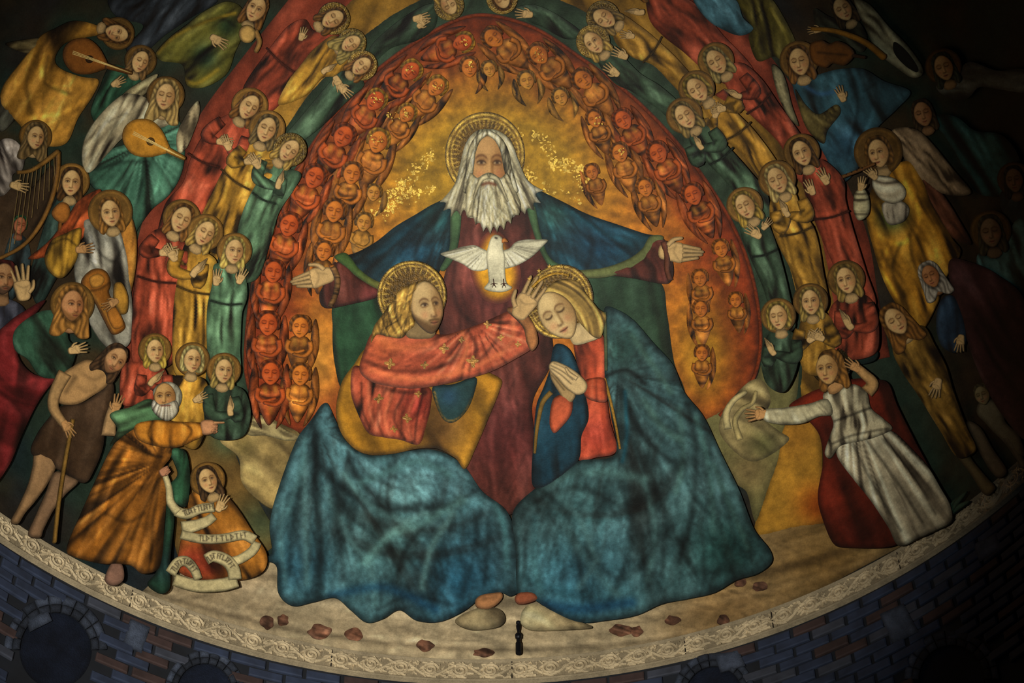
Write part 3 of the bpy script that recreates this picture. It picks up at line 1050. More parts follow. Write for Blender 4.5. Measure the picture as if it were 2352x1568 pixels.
# joints between the cornice blocks
jm = bpy.data.meshes.new('joint')
jv = [(a, R - .0165, ZS + b) for a in (-.003, .003) for b in (-.012, -.16)]
jm.from_pydata(jv, [], [(0, 1, 3, 2)])
jm.materials.append(IRON)
for px, py in ((1176, 1545), (1575, 1490), (1775, 1420), (760, 1520), (300, 1370), (2065, 1280)):
    p, _ = wall(np.array([px]), np.array([py]), 0)
    o = bpy.data.objects.new('joint', jm)
    COL.objects.link(o)
    o.parent = CORN
    o.rotation_euler = (0, 0, -math.atan2(p[0][0], p[0][1]))

# --- masonry under the cornice: bricks laid one by one, blind arches of cut stone, an engaged column head
def to_px(P):
    d = np.array(P) - CAM - np.array([0, 0, ZS])
    v = np.array([d @ ex, d @ ey, d @ -ez])
    return 1176 + FPX * v[0] / v[2], 784 - FPX * v[1] / v[2]


BR = [solid_mat('brick_slate', (40, 50, 72), .85, mott=.35), solid_mat('brick_umber', (60, 44, 42), .85, mott=.35), solid_mat('brick_grey', (56, 60, 72), .85, mott=.3)]
bme = []
for m in BR:
    me = bpy.data.meshes.new('brick')
    hw, hh, dp, bv = .118, .0345, .022, .008
    fr = [(-hw, -hh), (hw, -hh), (hw, hh), (-hw, hh)]
    V = [(x, R - .001, y) for x, y in fr] + [(x, R - dp + .006, y) for x, y in fr] + [(x * (1 - bv / hw), R - dp, y * (1 - bv / hh)) for x, y in fr]
    F = [(8, 9, 10, 11)]
    for a in (0, 4):
        for k in range(4):
            F.append((a + k, a + (k + 1) % 4, a + 4 + (k + 1) % 4, a + 4 + k))
    me.from_pydata(V, [], F)
    me.materials.append(m)
    bme.append(me)
ARCH = [(0.0, 0, 0)]
arch_px = [(128, 1492, 118), (470, 1590, 92), (1640, 1600, 96), (2185, 1560, 108)]
nb = 0
for row in range(14):
    zz = -.262 - row * .079
    for k in range(-30, 31):
        th = (k + .5 * (row % 2)) * .252 / R
        P = (R * math.sin(th), R * math.cos(th), ZS + zz)
        x, y = to_px(P)
        if not (-60 < x < 2412 and y < 1610):
            continue
        if any(math.hypot((x - ax), (y - ay)) < ar * 1.02 for ax, ay, ar in arch_px):
            continue
        o = bpy.data.objects.new('brick', bme[int(rng.choice([0, 0, 1, 2, 0]))])
        COL.objects.link(o)
        o.parent = wall_o
        o.location = (0, 0, ZS + zz)
        o.rotation_euler = (0, 0, -th)
        o.scale = (rng.uniform(.93, 1.0), 1 + rng.uniform(-.0012, .0012), rng.uniform(.9, 1.0))
        nb += 1
print('bricks', nb)
CUT = C(66, 74, 90)
for i, (ax, ay, ar) in enumerate(arch_px):
    o = struct(obj('trim_%d' % (i + 2), geo(ell(ax, ay, ar * .70, ar * .74), C(20, 26, 40), s=9, z=3, relief=-2, surf=wall, edge=.3, mot=.2, smooth=False), None, STONE), 'dark hollow of the blind arch ' + ['at the far left', 'left of the middle', 'right of the middle', 'at the far right'][i] + ' under the cornice')
    for ring, (r0, r1, cc) in enumerate(((.70, .84, CUT * .75), (.85, 1.0, CUT))):
        nst = 11
        for k in range(nst):
            a0, a1 = math.pi * (1 + k / nst) + .012, math.pi * (1 + (k + 1) / nst) - .012
            A = np.linspace(a0, a1, 5)
            O = np.concatenate([np.stack([ax + ar * r0 * np.cos(A), ay + ar * r0 * 1.05 * np.sin(A)], 1), np.stack([ax + ar * r1 * np.cos(A[::-1]), ay + ar * r1 * 1.05 * np.sin(A[::-1])], 1)])
            if O[:, 1].min() > 1575 or O[:, 0].max() < -10:
                continue
            obj('voussoir', geo(O, cc * rng.uniform(.7, 1.15), s=6, z=14 + 7 * (1 - ring), relief=5, pw=6, surf=wall, edge=.35, ew=3, mot=.2, smooth=False), o, STONE)
# short cut blocks standing between the arches
for i, q in enumerate([[(300, 1420), (345, 1440), (325, 1500), (282, 1478)], [(1640, 1502), (1696, 1490), (1712, 1528), (1655, 1544)], [(2020, 1410), (2075, 1385), (2110, 1450), (2050, 1480)], [(60, 1420), (110, 1402), (120, 1425), (70, 1450)], [(2235, 1250), (2290, 1222), (2300, 1262), (2250, 1290)]]):
    obj('cut_block', geo([(a, b, 1) for a, b in q], CUT * 1.05, s=7, z=22, relief=6, pw=10, surf=wall, edge=.35, ew=5, mot=.2), wall_o, STONE)


# ================================================================== CENTRE: throne, old man, dove, the two seated figures
th = thing('throne', 'dark green throne back showing on either side behind the seated pair', 'throne', (1165, 760), 10)
obj('throne_back', geo([(772, 692), (870, 668), (905, 720), (900, 830), (850, 900), (790, 900), (768, 830), (764, 750)], C(40, 74, 48), s=5.5, z=14, relief=4, folds=[('lin', 90, 34, .6)], edge=.4), th)
obj('throne_back', geo([(1340, 634), (1420, 628), (1514, 646), (1532, 720), (1548, 830), (1572, 910), (1500, 920), (1420, 860), (1372, 760)], C(46, 70, 50), s=5.5, z=14, relief=4, folds=[('lin', 84, 40, .5)], edge=.45, ew=8), th)

# --- the old man
E = thing('person', 'white-bearded old man in a dark blue mantle, arms spread wide', 'person', (1130, 620), 20)
obj('halo', halo((1114, 356), 99, 13, 1.0, rx=92, ticks=46), E, GOLD)
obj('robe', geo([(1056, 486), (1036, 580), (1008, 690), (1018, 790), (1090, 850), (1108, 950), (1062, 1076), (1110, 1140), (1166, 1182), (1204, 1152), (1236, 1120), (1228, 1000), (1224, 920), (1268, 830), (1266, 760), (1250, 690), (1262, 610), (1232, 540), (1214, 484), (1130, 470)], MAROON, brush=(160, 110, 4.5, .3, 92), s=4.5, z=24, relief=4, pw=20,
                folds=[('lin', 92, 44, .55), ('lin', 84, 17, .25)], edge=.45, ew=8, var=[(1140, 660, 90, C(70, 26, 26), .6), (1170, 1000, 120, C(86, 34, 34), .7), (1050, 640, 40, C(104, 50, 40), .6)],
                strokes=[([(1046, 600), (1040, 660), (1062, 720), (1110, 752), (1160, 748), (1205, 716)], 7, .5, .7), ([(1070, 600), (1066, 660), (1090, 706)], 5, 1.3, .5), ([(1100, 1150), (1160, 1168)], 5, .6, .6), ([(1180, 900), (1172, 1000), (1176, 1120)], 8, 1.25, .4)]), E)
LM = [(1046, 452), (1000, 466), (955, 492), (908, 520), (862, 556), (812, 582), (772, 590), (784, 618), (830, 640), (880, 655), (930, 662), (985, 650), (1012, 618), (1034, 570), (1042, 510)]
RM = [(1212, 430), (1236, 436), (1290, 462), (1350, 492), (1420, 516), (1480, 536), (1520, 546), (1494, 584), (1440, 608), (1380, 626), (1320, 632), (1276, 616), (1252, 580), (1236, 530), (1222, 480)]
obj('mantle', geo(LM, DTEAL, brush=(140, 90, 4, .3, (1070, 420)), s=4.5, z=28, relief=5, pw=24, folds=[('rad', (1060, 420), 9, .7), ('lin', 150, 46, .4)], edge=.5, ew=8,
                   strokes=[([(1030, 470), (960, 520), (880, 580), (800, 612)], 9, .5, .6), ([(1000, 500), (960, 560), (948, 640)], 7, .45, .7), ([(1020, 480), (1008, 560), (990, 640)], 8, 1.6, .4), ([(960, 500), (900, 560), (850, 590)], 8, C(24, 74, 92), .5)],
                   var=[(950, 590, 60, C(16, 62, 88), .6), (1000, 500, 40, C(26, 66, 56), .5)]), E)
obj('mantle', geo(RM, DTEAL, brush=(140, 90, 4, .3, (1205, 400)), s=4.5, z=28, relief=5, pw=24, folds=[('rad', (1215, 400), 9, .7), ('lin', 25, 46, .4)], edge=.5, ew=8,
                   strokes=[([(1240, 460), (1300, 520), (1400, 560), (1480, 560)], 9, .5, .6), ([(1250, 470), (1270, 540), (1290, 600)], 7, 1.6, .4), ([(1340, 500), (1360, 560), (1350, 610)], 8, .5, .6), ([(1300, 480), (1380, 530), (1450, 560)], 8, C(24, 80, 96), .5)],
                   var=[(1380, 570, 70, C(18, 66, 96), .7), (1270, 490, 40, C(30, 74, 60), .6)]), E)
LIN = C(74, 106, 68)
obj('mantle_lining', geo([(1036, 480), (1058, 484), (1056, 540), (1044, 590), (1020, 622), (1010, 618), (1032, 570)], LIN, s=4, z=34, relief=2, edge=.4, ew=4), E)
obj('mantle_lining', geo([(1210, 476), (1228, 474), (1240, 530), (1262, 590), (1300, 616), (1272, 622), (1244, 584), (1224, 530)], LIN, s=4, z=34, relief=2, edge=.4, ew=4), E)
obj('mantle_lining', geo([(768, 590), (790, 580), (806, 592), (826, 618), (868, 646), (930, 658), (908, 668), (868, 664), (826, 640), (792, 612)], LIN * np.array([1, 1, .7]), s=4, z=34, relief=2, edge=.4, ew=4, var=[(880, 655, 50, C(120, 110, 50), .8)]), E)
obj('mantle_lining', geo([(1524, 546), (1494, 542), (1474, 572), (1440, 596), (1380, 616), (1300, 622), (1290, 634), (1380, 638), (1446, 620), (1490, 592)], C(112, 120, 70), s=4, z=34, relief=2, edge=.4, ew=4), E)
obj('sleeve', geo([(772, 600), (750, 630), (734, 672), (738, 700), (756, 708), (800, 700), (862, 684), (872, 666), (830, 640), (800, 612)], MAROON, s=4, z=31, relief=6, pw=16, folds=[('lin', 80, 22, .7)], edge=.5, ew=6, var=[(850, 680, 30, C(120, 50, 50), .6)]), E)
obj('sleeve', geo([(1526, 550), (1494, 548), (1462, 596), (1392, 626), (1460, 640), (1530, 652), (1546, 634), (1544, 596)], MAROON, s=4, z=31, relief=6, pw=16, folds=[('lin', 70, 24, .7)], edge=.5, ew=6, strokes=[([(1500, 560), (1490, 600), (1520, 645)], 5, 1.5, .5)]), E)
obj('cuff', geo(ribbon([(764, 612), (775, 640), (772, 672), (758, 704)], 15, 12, 4, tip=0), C(120, 84, 44), s=2.6, z=40, relief=3, pw=5, edge=.5, ew=3, folds=[('lin', 10, 6, .8)], smooth=False), E, label='brocade cuff of the left sleeve')
obj('cuff', geo(ribbon([(1524, 554), (1532, 590), (1532, 620), (1540, 644)], 15, 12, 4, tip=0), C(110, 62, 42), s=2.6, z=40, relief=3, pw=5, edge=.5, ew=3, smooth=False), E)
obj('hand', hand((762, 630), 168, 100, 38, thumb=1, spread=-7), E, SKIN)
obj('hand', hand((1518, 578), 2, 102, 38, thumb=-1, spread=-6), E, SKIN)
HS = [(1118, 296), (1092, 302), (1070, 328), (1058, 372), (1046, 418), (1032, 440), (1010, 464, 1), (1024, 466), (1018, 484, 1), (1034, 480), (1036, 498, 1), (1048, 484), (1058, 496, 1), (1066, 482), (1080, 500), (1176, 500), (1192, 482), (1206, 492, 1), (1212, 478), (1228, 484, 1), (1226, 466), (1242, 466, 1), (1230, 446), (1248, 438, 1), (1212, 414), (1190, 366), (1174, 324), (1148, 302)]
obj('hair', geo(HS, GREYH, brush=(160, 70, 1.8, .45, (1118, 220)), s=2.6, z=38, relief=6, pw=20, folds=[('rad', (1118, 240), 22, .75)], edge=.4, ew=5, mot=.1, var=[(1118, 306, 20, C(150, 150, 104), .6)], strokes=[([(1118, 298), (1119, 316)], 3, .6, .8)]), E)
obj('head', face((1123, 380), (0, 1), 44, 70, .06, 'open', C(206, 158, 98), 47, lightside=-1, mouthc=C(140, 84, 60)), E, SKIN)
for sgn, pts in ((-1, [(1119, 303), (1098, 318), (1084, 348), (1078, 392), (1070, 440)]), (1, [(1119, 303), (1142, 318), (1158, 346), (1168, 392), (1184, 440)])):
    obj('lock', geo(ribbon(pts, 12, 15, 4, tip=.3, wm=19), GREYH * .96, s=2, z=54, relief=5, pw=8, edge=.5, ew=3, folds=[('lin', 96 - 6 * sgn, 7, .7)], brush=(40, 50, 1.4, .5, 96), smooth=False), E)
BS = [(1078, 398), (1096, 408), (1110, 400), (1123, 396), (1136, 400), (1150, 408), (1167, 398), (1180, 430), (1196, 468), (1192, 494, 1), (1178, 496), (1174, 514, 1), (1164, 508), (1158, 528, 1), (1148, 518), (1142, 534, 1), (1134, 520), (1126, 538, 1), (1118, 522), (1110, 532, 1), (1102, 512), (1092, 516, 1), (1086, 498), (1074, 500, 1), (1070, 488), (1070, 446)]
BDO = obj('beard', geo(BS, C(222, 208, 158), brush=(140, 60, 1.6, .45, (1122, 330)), s=2.3, z=58, relief=7, pw=22, folds=[('rad', (1122, 330), 20, .75)], edge=.45, ew=4, mot=.08,
                 strokes=[([(1108, 424), (1122, 420), (1138, 424)], 4, C(120, 72, 48), .9), ([(1108, 418), (1092, 450), (1084, 490)], 2.5, .55, .8), ([(1138, 418), (1158, 450), (1172, 496)], 2.5, .55, .8)]), E)
obj('moustache', geo(ribbon([(1122, 404), (1106, 412), (1096, 432), (1088, 456)], 13, 5, 3, tip=.4), GREYH, s=2, z=66, relief=4, pw=5, edge=.5, ew=2.5, smooth=False), BDO)
obj('moustache', geo(ribbon([(1124, 404), (1142, 412), (1154, 434), (1166, 462)], 13, 5, 3, tip=.4), GREYH, s=2, z=66, relief=4, pw=5, edge=.5, ew=2.5, smooth=False), BDO)

# --- dove
D = thing('dove', 'white dove with spread wings on a golden glow at the old man\'s chest', 'dove', (1142, 620), 34)


def glow_fn(Q, d, col, h):
    k = sstep(0, 26, d)
    return mixc(MAROON[None] * 1.1, C(232, 166, 34)[None], k[:, None]), h


obj('aureole', geo([(1134, 528), (1160, 544), (1178, 580), (1196, 620), (1190, 668), (1166, 692), (1140, 698), (1112, 688), (1090, 656), (1080, 612), (1096, 570), (1112, 540)], GLD, s=3.4, z=33, relief=2, fn=glow_fn, edge=0), D)
WH = C(228, 222, 186)
obj('wing', geo([(1122, 580), (1106, 570), (1090, 563), (1064, 566), (1036, 574), (1012, 583), (1034, 594), (1062, 606), (1084, 620), (1106, 622), (1124, 612)], WH, s=2.2, z=42, relief=5, pw=12, folds=[('rad', (1130, 560), 16, .45)], edge=.4, ew=3, mot=.06), D)
obj('wing', geo([(1154, 578), (1170, 570), (1184, 556), (1206, 550), (1232, 550), (1258, 551), (1246, 566), (1226, 586), (1206, 600), (1180, 612), (1156, 614)], WH, s=2.2, z=42, relief=5, pw=12, folds=[('rad', (1148, 560), 16, .45)], edge=.4, ew=3, mot=.06), D)
DB = obj('body', geo([(1128, 546), (1138, 539), (1150, 543), (1156, 553), (1155, 566), (1160, 590), (1160, 625), (1164, 650), (1176, 660), (1164, 668), (1146, 671), (1124, 668), (1112, 661), (1122, 646), (1120, 620), (1117, 590), (1121, 566)], C(236, 228, 190), s=2, z=48, relief=8, pw=20, edge=.35, ew=3, mot=.05,
                strokes=[([(1138, 546), (1141, 547)], 2.2, C(40, 34, 30), 1), ([(1120, 646), (1162, 646)], 4, .8, .6), ([(1130, 630), (1128, 664)], 2, .75, .5), ([(1150, 630), (1154, 664)], 2, .75, .5)]), D)
obj('beak', geo([(1153, 549), (1160, 547), (1167, 555), (1160, 556), (1153, 558)], C(216, 134, 60), s=2, z=56, relief=2, pw=4, edge=.4, ew=2), DB, label='orange beak')
for fx in (1133, 1156):
    obj('foot', [geo(ribbon([(fx, 640), (fx + 2, 656)], 2.4, 2, 3, tip=.3), C(70, 40, 24), s=2, z=58, relief=1, smooth=False, edge=0)] +
        [geo(ribbon([(fx + 1, 650), (fx + a, 650 + b)], 2.2, 1.4, 3, tip=.3), C(70, 40, 24), s=2, z=58, relief=1, smooth=False, edge=0) for a, b in ((-6, 3), (10, 2), (6, 10), (-2, 10))], D)

# --- seated figure on the left (coral tunic, teal cloak)
J = thing('person', 'bearded seated figure in a coral tunic, reaching out to the bowed head', 'person', (900, 1200), 36)
TL = [(752, 926), (768, 958), (796, 1014), (850, 1044), (930, 1036), (1000, 1034), (1062, 1066), (1108, 1128), (1164, 1174), (1190, 1250), (1196, 1350), (1174, 1368), (1150, 1360), (1104, 1374), (1066, 1402), (1012, 1426), (958, 1424), (918, 1400), (880, 1420), (842, 1428), (806, 1400), (770, 1372), (720, 1382), (672, 1390), (640, 1360), (636, 1300), (614, 1290), (574, 1316), (562, 1312), (592, 1280), (624, 1270), (620, 1200), (640, 1120), (682, 1008), (716, 962), (738, 930)]
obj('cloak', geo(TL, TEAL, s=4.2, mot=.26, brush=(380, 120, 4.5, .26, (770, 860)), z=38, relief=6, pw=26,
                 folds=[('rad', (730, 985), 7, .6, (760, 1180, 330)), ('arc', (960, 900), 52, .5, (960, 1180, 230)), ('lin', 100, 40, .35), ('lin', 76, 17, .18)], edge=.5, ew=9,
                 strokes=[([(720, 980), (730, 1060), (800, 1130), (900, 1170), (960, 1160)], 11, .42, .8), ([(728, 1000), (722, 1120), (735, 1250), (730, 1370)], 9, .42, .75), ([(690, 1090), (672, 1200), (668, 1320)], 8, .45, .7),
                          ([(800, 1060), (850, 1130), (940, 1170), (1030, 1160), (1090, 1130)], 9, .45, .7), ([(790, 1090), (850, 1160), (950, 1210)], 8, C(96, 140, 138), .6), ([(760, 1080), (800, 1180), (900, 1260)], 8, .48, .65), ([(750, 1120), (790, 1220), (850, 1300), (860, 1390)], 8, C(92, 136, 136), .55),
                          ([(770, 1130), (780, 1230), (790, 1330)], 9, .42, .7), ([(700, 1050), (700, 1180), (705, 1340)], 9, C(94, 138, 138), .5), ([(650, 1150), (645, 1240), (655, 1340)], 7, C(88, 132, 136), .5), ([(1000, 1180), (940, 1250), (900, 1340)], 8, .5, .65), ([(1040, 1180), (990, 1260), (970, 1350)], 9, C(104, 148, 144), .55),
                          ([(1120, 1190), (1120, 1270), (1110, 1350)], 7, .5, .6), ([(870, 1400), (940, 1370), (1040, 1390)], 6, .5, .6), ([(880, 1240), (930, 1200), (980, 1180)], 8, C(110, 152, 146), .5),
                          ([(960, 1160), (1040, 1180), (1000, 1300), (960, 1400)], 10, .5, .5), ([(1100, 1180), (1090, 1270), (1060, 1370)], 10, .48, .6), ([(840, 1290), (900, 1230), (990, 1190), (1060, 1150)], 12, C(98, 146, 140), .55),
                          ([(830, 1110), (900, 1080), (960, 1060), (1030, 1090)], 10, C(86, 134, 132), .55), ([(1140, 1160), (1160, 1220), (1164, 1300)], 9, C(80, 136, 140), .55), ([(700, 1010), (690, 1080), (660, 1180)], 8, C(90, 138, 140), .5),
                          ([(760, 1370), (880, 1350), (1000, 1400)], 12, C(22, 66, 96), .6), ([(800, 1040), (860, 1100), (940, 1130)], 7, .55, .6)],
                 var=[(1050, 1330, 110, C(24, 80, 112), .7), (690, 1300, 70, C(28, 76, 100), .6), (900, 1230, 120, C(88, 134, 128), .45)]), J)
YL = [(846, 800), (812, 838), (784, 880), (772, 940), (782, 990), (812, 1028), (850, 1044), (900, 1042), (960, 1030), (1004, 1030), (1046, 1052), (1068, 1076), (1092, 1030), (1122, 960), (1146, 900), (1150, 870), (1090, 850), (1000, 880), (900, 850)]
obj('mantle', geo(YL, C(190, 132, 34), s=4.5, z=45, relief=5, pw=18, folds=[('lin', 60, 60, .4)], edge=.5, ew=7, var=[(1010, 960, 70, C(96, 66, 30), .95), (1000, 1000, 50, C(90, 62, 30), .8), (1120, 950, 30, C(206, 150, 44), .6)],
                  strokes=[([(1040, 980), (1090, 900)], 8, 1.2, .5), ([(1060, 1060), (1100, 960)], 8, 1.25, .5)]), J)
TUO = obj('tunic', geo([(812, 842), (850, 850), (920, 880), (986, 890), (990, 930), (978, 980), (962, 1020), (920, 1010), (880, 1004), (846, 994), (822, 950), (806, 900)], CORAL * .92, s=3.6, z=51, relief=5, pw=16,
                 brush=(60, 70, 3, .3, 100), folds=[('lin', 100, 20, 1.0)], edge=.5, ew=6, var=[(960, 930, 40, C(146, 44, 34), .8)], strokes=[([(860, 885), (920, 900), (980, 900)], 7, .45, .8), ([(880, 900), (866, 960), (880, 1000)], 4, .5, .7), ([(930, 900), (905, 960), (930, 1008)], 4, .45, .7), ([(830, 880), (832, 940), (850, 985)], 3, .45, .8), ([(846, 880), (848, 940), (864, 990)], 4, C(226, 124, 84), .6), ([(900, 905), (884, 960), (896, 1004)], 4, C(230, 126, 84), .6), ([(955, 905), (935, 960), (944, 1010)], 4, C(226, 118, 80), .6), ([(972, 905), (958, 960), (952, 1014)], 3, .42, .8)]), J)
obj('tunic_lining', geo([(994, 888), (1040, 882), (1092, 866), (1090, 900), (1074, 940), (1046, 968), (1022, 966), (1004, 936)], C(38, 66, 66), s=3.6, z=53, relief=3, edge=.5, ew=5, var=[(1030, 910, 24, C(40, 74, 100), .8)], strokes=[([(998, 900), (1010, 945), (1030, 966), (1060, 955), (1085, 915)], 2, C(196, 150, 60), .8)]), J)
SLV = [(858, 762), (900, 768), (960, 762), (1020, 768), (1060, 758), (1100, 744), (1150, 722), (1182, 712), (1212, 738), (1232, 776), (1222, 800), (1180, 826), (1130, 852), (1080, 868), (1010, 884), (950, 892), (900, 888), (852, 876), (826, 850), (836, 806)]
SLO = obj('sleeve', geo(SLV, CORAL, brush=(120, 80, 3, .25, 165), s=3.4, z=58, relief=8, pw=30, folds=[('arc', (960, 600), 34, .8), ('rad', (1090, 740), 7, .9, (1090, 800, 120))], edge=.5, ew=7,
                  strokes=[([(850, 850), (920, 868), (1000, 868), (1080, 846), (1150, 812)], 7, C(232, 124, 74), .7), ([(840, 830), (900, 850), (980, 852), (1040, 826), (1070, 770)], 6, .52, .8), ([(1060, 762), (1074, 800), (1050, 850)], 6, C(234, 130, 80), .7),
                           ([(1076, 760), (1094, 800), (1078, 850)], 5, .48, .8), ([(1010, 770), (990, 800), (960, 820)], 6, .62, .6), ([(1150, 730), (1140, 780), (1100, 830)], 5, .5, .7), ([(1180, 730), (1176, 780), (1150, 815)], 6, C(236, 132, 84), .6), ([(870, 780), (920, 800), (980, 790)], 9, C(230, 126, 72), .5)],
                  var=[(880, 790, 40, C(220, 112, 60), .6)]), J)
# worn gold flowers on the tunic
for (x, y, r) in [(1020, 800, 14), (1085, 830, 17), (895, 835, 15), (975, 838, 11), (1150, 775, 10), (1190, 790, 9), (935, 960, 13), (870, 915, 13), (960, 905, 10), (1120, 745, 11), (1060, 780, 9), (905, 985, 10)]:
    pt = []
    for k in range(4):
        a = k * 1.57 + rng.uniform(-.3, .3)
        q = (x + math.cos(a) * r * .35, y + math.sin(a) * r * .35)
        pt.append(geo(ell(q[0], q[1], r * .55, r * .28, math.degrees(a), 9), C(206, 150, 72), s=3, z=68 if y < 880 else 58, relief=1, pw=3, edge=.2, mot=.3, smooth=False, skirt=5))
    obj('gold_flower', pt, SLO if y < 880 else TUO, GOLD)
obj('cuff', geo([(1164, 712), (1184, 704), (1206, 716), (1228, 748), (1236, 786), (1222, 806), (1210, 788), (1200, 750)], C(176, 116, 66), s=3, z=68, relief=4, edge=.5, ew=4, folds=[('lin', 50, 18, .5)]), SLO)
obj('hand', hand((1190, 726), -60, 106, 72, thumb=-1, spread=4), J, SKIN)
obj('foot', geo([(1092, 1378), (1106, 1366), (1150, 1360), (1154, 1372), (1140, 1388), (1120, 1398), (1096, 1394)], C(176, 122, 78), s=3, z=50, relief=5, pw=12, edge=.4, ew=4, strokes=[([(1110, 1376), (1140, 1372)], 4, .7, .6)]), J, SKIN)
obj('halo', halo((946, 678), 80, 56, 1.0, ticks=30), J, GOLD)
HJ = [(902, 690), (916, 668), (944, 652), (974, 644), (992, 652), (990, 672), (962, 690), (952, 720), (952, 748), (938, 760), (922, 776), (890, 772), (866, 768), (852, 786), (858, 752), (874, 728), (888, 708)]
obj('hair', geo(HJ, C(176, 134, 58), s=2.3, z=70, relief=6, pw=14, folds=[('arc', (1030, 690), 13, .8)], brush=(90, 46, 1.6, .8, 112), edge=.45, ew=4), J)
obj('neck', geo([(938, 738), (980, 745), (1000, 760), (990, 776), (940, 776), (930, 758)], FLESH * .7, s=2.6, z=69, relief=2, edge=.3), J, SKIN)
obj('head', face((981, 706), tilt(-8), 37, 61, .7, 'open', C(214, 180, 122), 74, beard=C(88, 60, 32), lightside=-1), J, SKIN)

# --- seated figure on the right (blue-green mantle)
V = thing('person', 'seated figure in a blue-green mantle, head bowed and hands joined', 'person', (1450, 1200), 36)
obj('dress', geo([(1318, 786), (1350, 770), (1380, 764), (1392, 800), (1392, 880), (1400, 960), (1416, 1034), (1370, 1050), (1326, 1054), (1318, 1000), (1340, 930), (1330, 860)], C(186, 76, 46), s=3.6, z=42, relief=4, folds=[('lin', 88, 22, .6)], edge=.45, ew=6, var=[(1370, 1000, 50, C(168, 56, 44), .6)]), V)
ML = [(1274, 792), (1306, 800), (1330, 850), (1346, 912), (1352, 960), (1336, 1000), (1326, 1060), (1250, 1120), (1222, 1110), (1226, 1000), (1232, 930), (1248, 890), (1262, 850)]
obj('mantle', geo(ML, C(26, 62, 78), s=4, z=48, relief=5, folds=[('lin', 84, 30, .6)], edge=.5, ew=7), V)
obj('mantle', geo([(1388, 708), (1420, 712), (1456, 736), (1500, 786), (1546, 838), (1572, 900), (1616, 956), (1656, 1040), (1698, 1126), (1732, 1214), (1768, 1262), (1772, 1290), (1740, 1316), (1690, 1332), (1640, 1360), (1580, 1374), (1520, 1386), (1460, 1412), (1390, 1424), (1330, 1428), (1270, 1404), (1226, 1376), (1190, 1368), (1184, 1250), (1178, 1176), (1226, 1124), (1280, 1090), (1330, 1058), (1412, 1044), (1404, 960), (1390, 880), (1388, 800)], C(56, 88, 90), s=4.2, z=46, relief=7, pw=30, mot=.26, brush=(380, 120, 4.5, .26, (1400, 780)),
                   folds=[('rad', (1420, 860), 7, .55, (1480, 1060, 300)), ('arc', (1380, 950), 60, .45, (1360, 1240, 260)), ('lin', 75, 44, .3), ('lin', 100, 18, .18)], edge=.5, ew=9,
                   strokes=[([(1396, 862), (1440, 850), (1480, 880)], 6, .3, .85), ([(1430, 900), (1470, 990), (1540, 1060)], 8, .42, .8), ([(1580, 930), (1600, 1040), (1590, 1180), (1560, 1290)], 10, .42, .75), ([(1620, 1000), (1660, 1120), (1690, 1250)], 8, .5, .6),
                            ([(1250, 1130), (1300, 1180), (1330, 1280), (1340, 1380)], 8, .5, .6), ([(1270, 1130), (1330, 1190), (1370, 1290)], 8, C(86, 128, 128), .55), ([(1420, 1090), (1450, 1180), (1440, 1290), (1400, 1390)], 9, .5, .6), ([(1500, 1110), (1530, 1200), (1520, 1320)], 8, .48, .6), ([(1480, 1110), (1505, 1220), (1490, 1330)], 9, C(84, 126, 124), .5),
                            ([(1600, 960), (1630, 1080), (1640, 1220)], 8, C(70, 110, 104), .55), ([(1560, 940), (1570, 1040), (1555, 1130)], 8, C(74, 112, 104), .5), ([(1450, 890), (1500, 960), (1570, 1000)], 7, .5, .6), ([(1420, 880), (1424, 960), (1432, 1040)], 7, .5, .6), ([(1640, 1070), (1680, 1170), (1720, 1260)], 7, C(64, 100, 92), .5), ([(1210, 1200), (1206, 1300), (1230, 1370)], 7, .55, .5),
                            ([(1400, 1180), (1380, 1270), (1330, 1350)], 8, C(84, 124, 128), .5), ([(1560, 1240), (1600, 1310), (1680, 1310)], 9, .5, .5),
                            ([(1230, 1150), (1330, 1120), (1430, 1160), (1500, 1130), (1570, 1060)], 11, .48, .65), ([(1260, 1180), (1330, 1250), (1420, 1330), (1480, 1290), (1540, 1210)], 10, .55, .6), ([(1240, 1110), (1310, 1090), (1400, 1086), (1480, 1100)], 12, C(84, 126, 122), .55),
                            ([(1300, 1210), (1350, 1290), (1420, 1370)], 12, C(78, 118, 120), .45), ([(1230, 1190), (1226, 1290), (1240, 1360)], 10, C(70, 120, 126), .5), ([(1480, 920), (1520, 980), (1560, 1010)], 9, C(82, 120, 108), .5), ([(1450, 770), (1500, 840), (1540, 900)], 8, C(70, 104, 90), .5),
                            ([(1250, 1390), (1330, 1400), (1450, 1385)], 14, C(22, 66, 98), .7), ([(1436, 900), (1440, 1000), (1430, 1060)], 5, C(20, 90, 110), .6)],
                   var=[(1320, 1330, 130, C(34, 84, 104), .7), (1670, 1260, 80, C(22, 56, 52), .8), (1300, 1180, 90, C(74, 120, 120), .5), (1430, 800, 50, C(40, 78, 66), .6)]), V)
obj('mantle_border', geo(ribbon([(1388, 868), (1402, 920), (1414, 975), (1424, 1030)], 7, 5, 5, tip=.2), C(186, 138, 50), s=3, z=58, relief=2, pw=3, edge=.4, ew=2, smooth=False), V)
obj('mantle_border', geo(ribbon([(1266, 900), (1246, 925), (1234, 980), (1228, 1040)], 12, 6, 5, tip=.2), C(140, 106, 44), s=3, z=58, relief=2, pw=3, edge=.4, ew=2, smooth=False), V)
obj('mantle_border', geo(ribbon([(1388, 716), (1391, 780), (1392, 850)], 8, 7, 5, tip=.2), C(84, 96, 66), s=3, z=58, relief=2, pw=3, edge=.4, ew=2, smooth=False), V)
obj('sleeve', geo([(1342, 874), (1386, 868), (1394, 900), (1392, 922), (1362, 920), (1342, 906)], C(200, 84, 50), s=3, z=60, relief=6, pw=14, edge=.5, ew=5, folds=[('lin', 90, 14, .5)]), V)
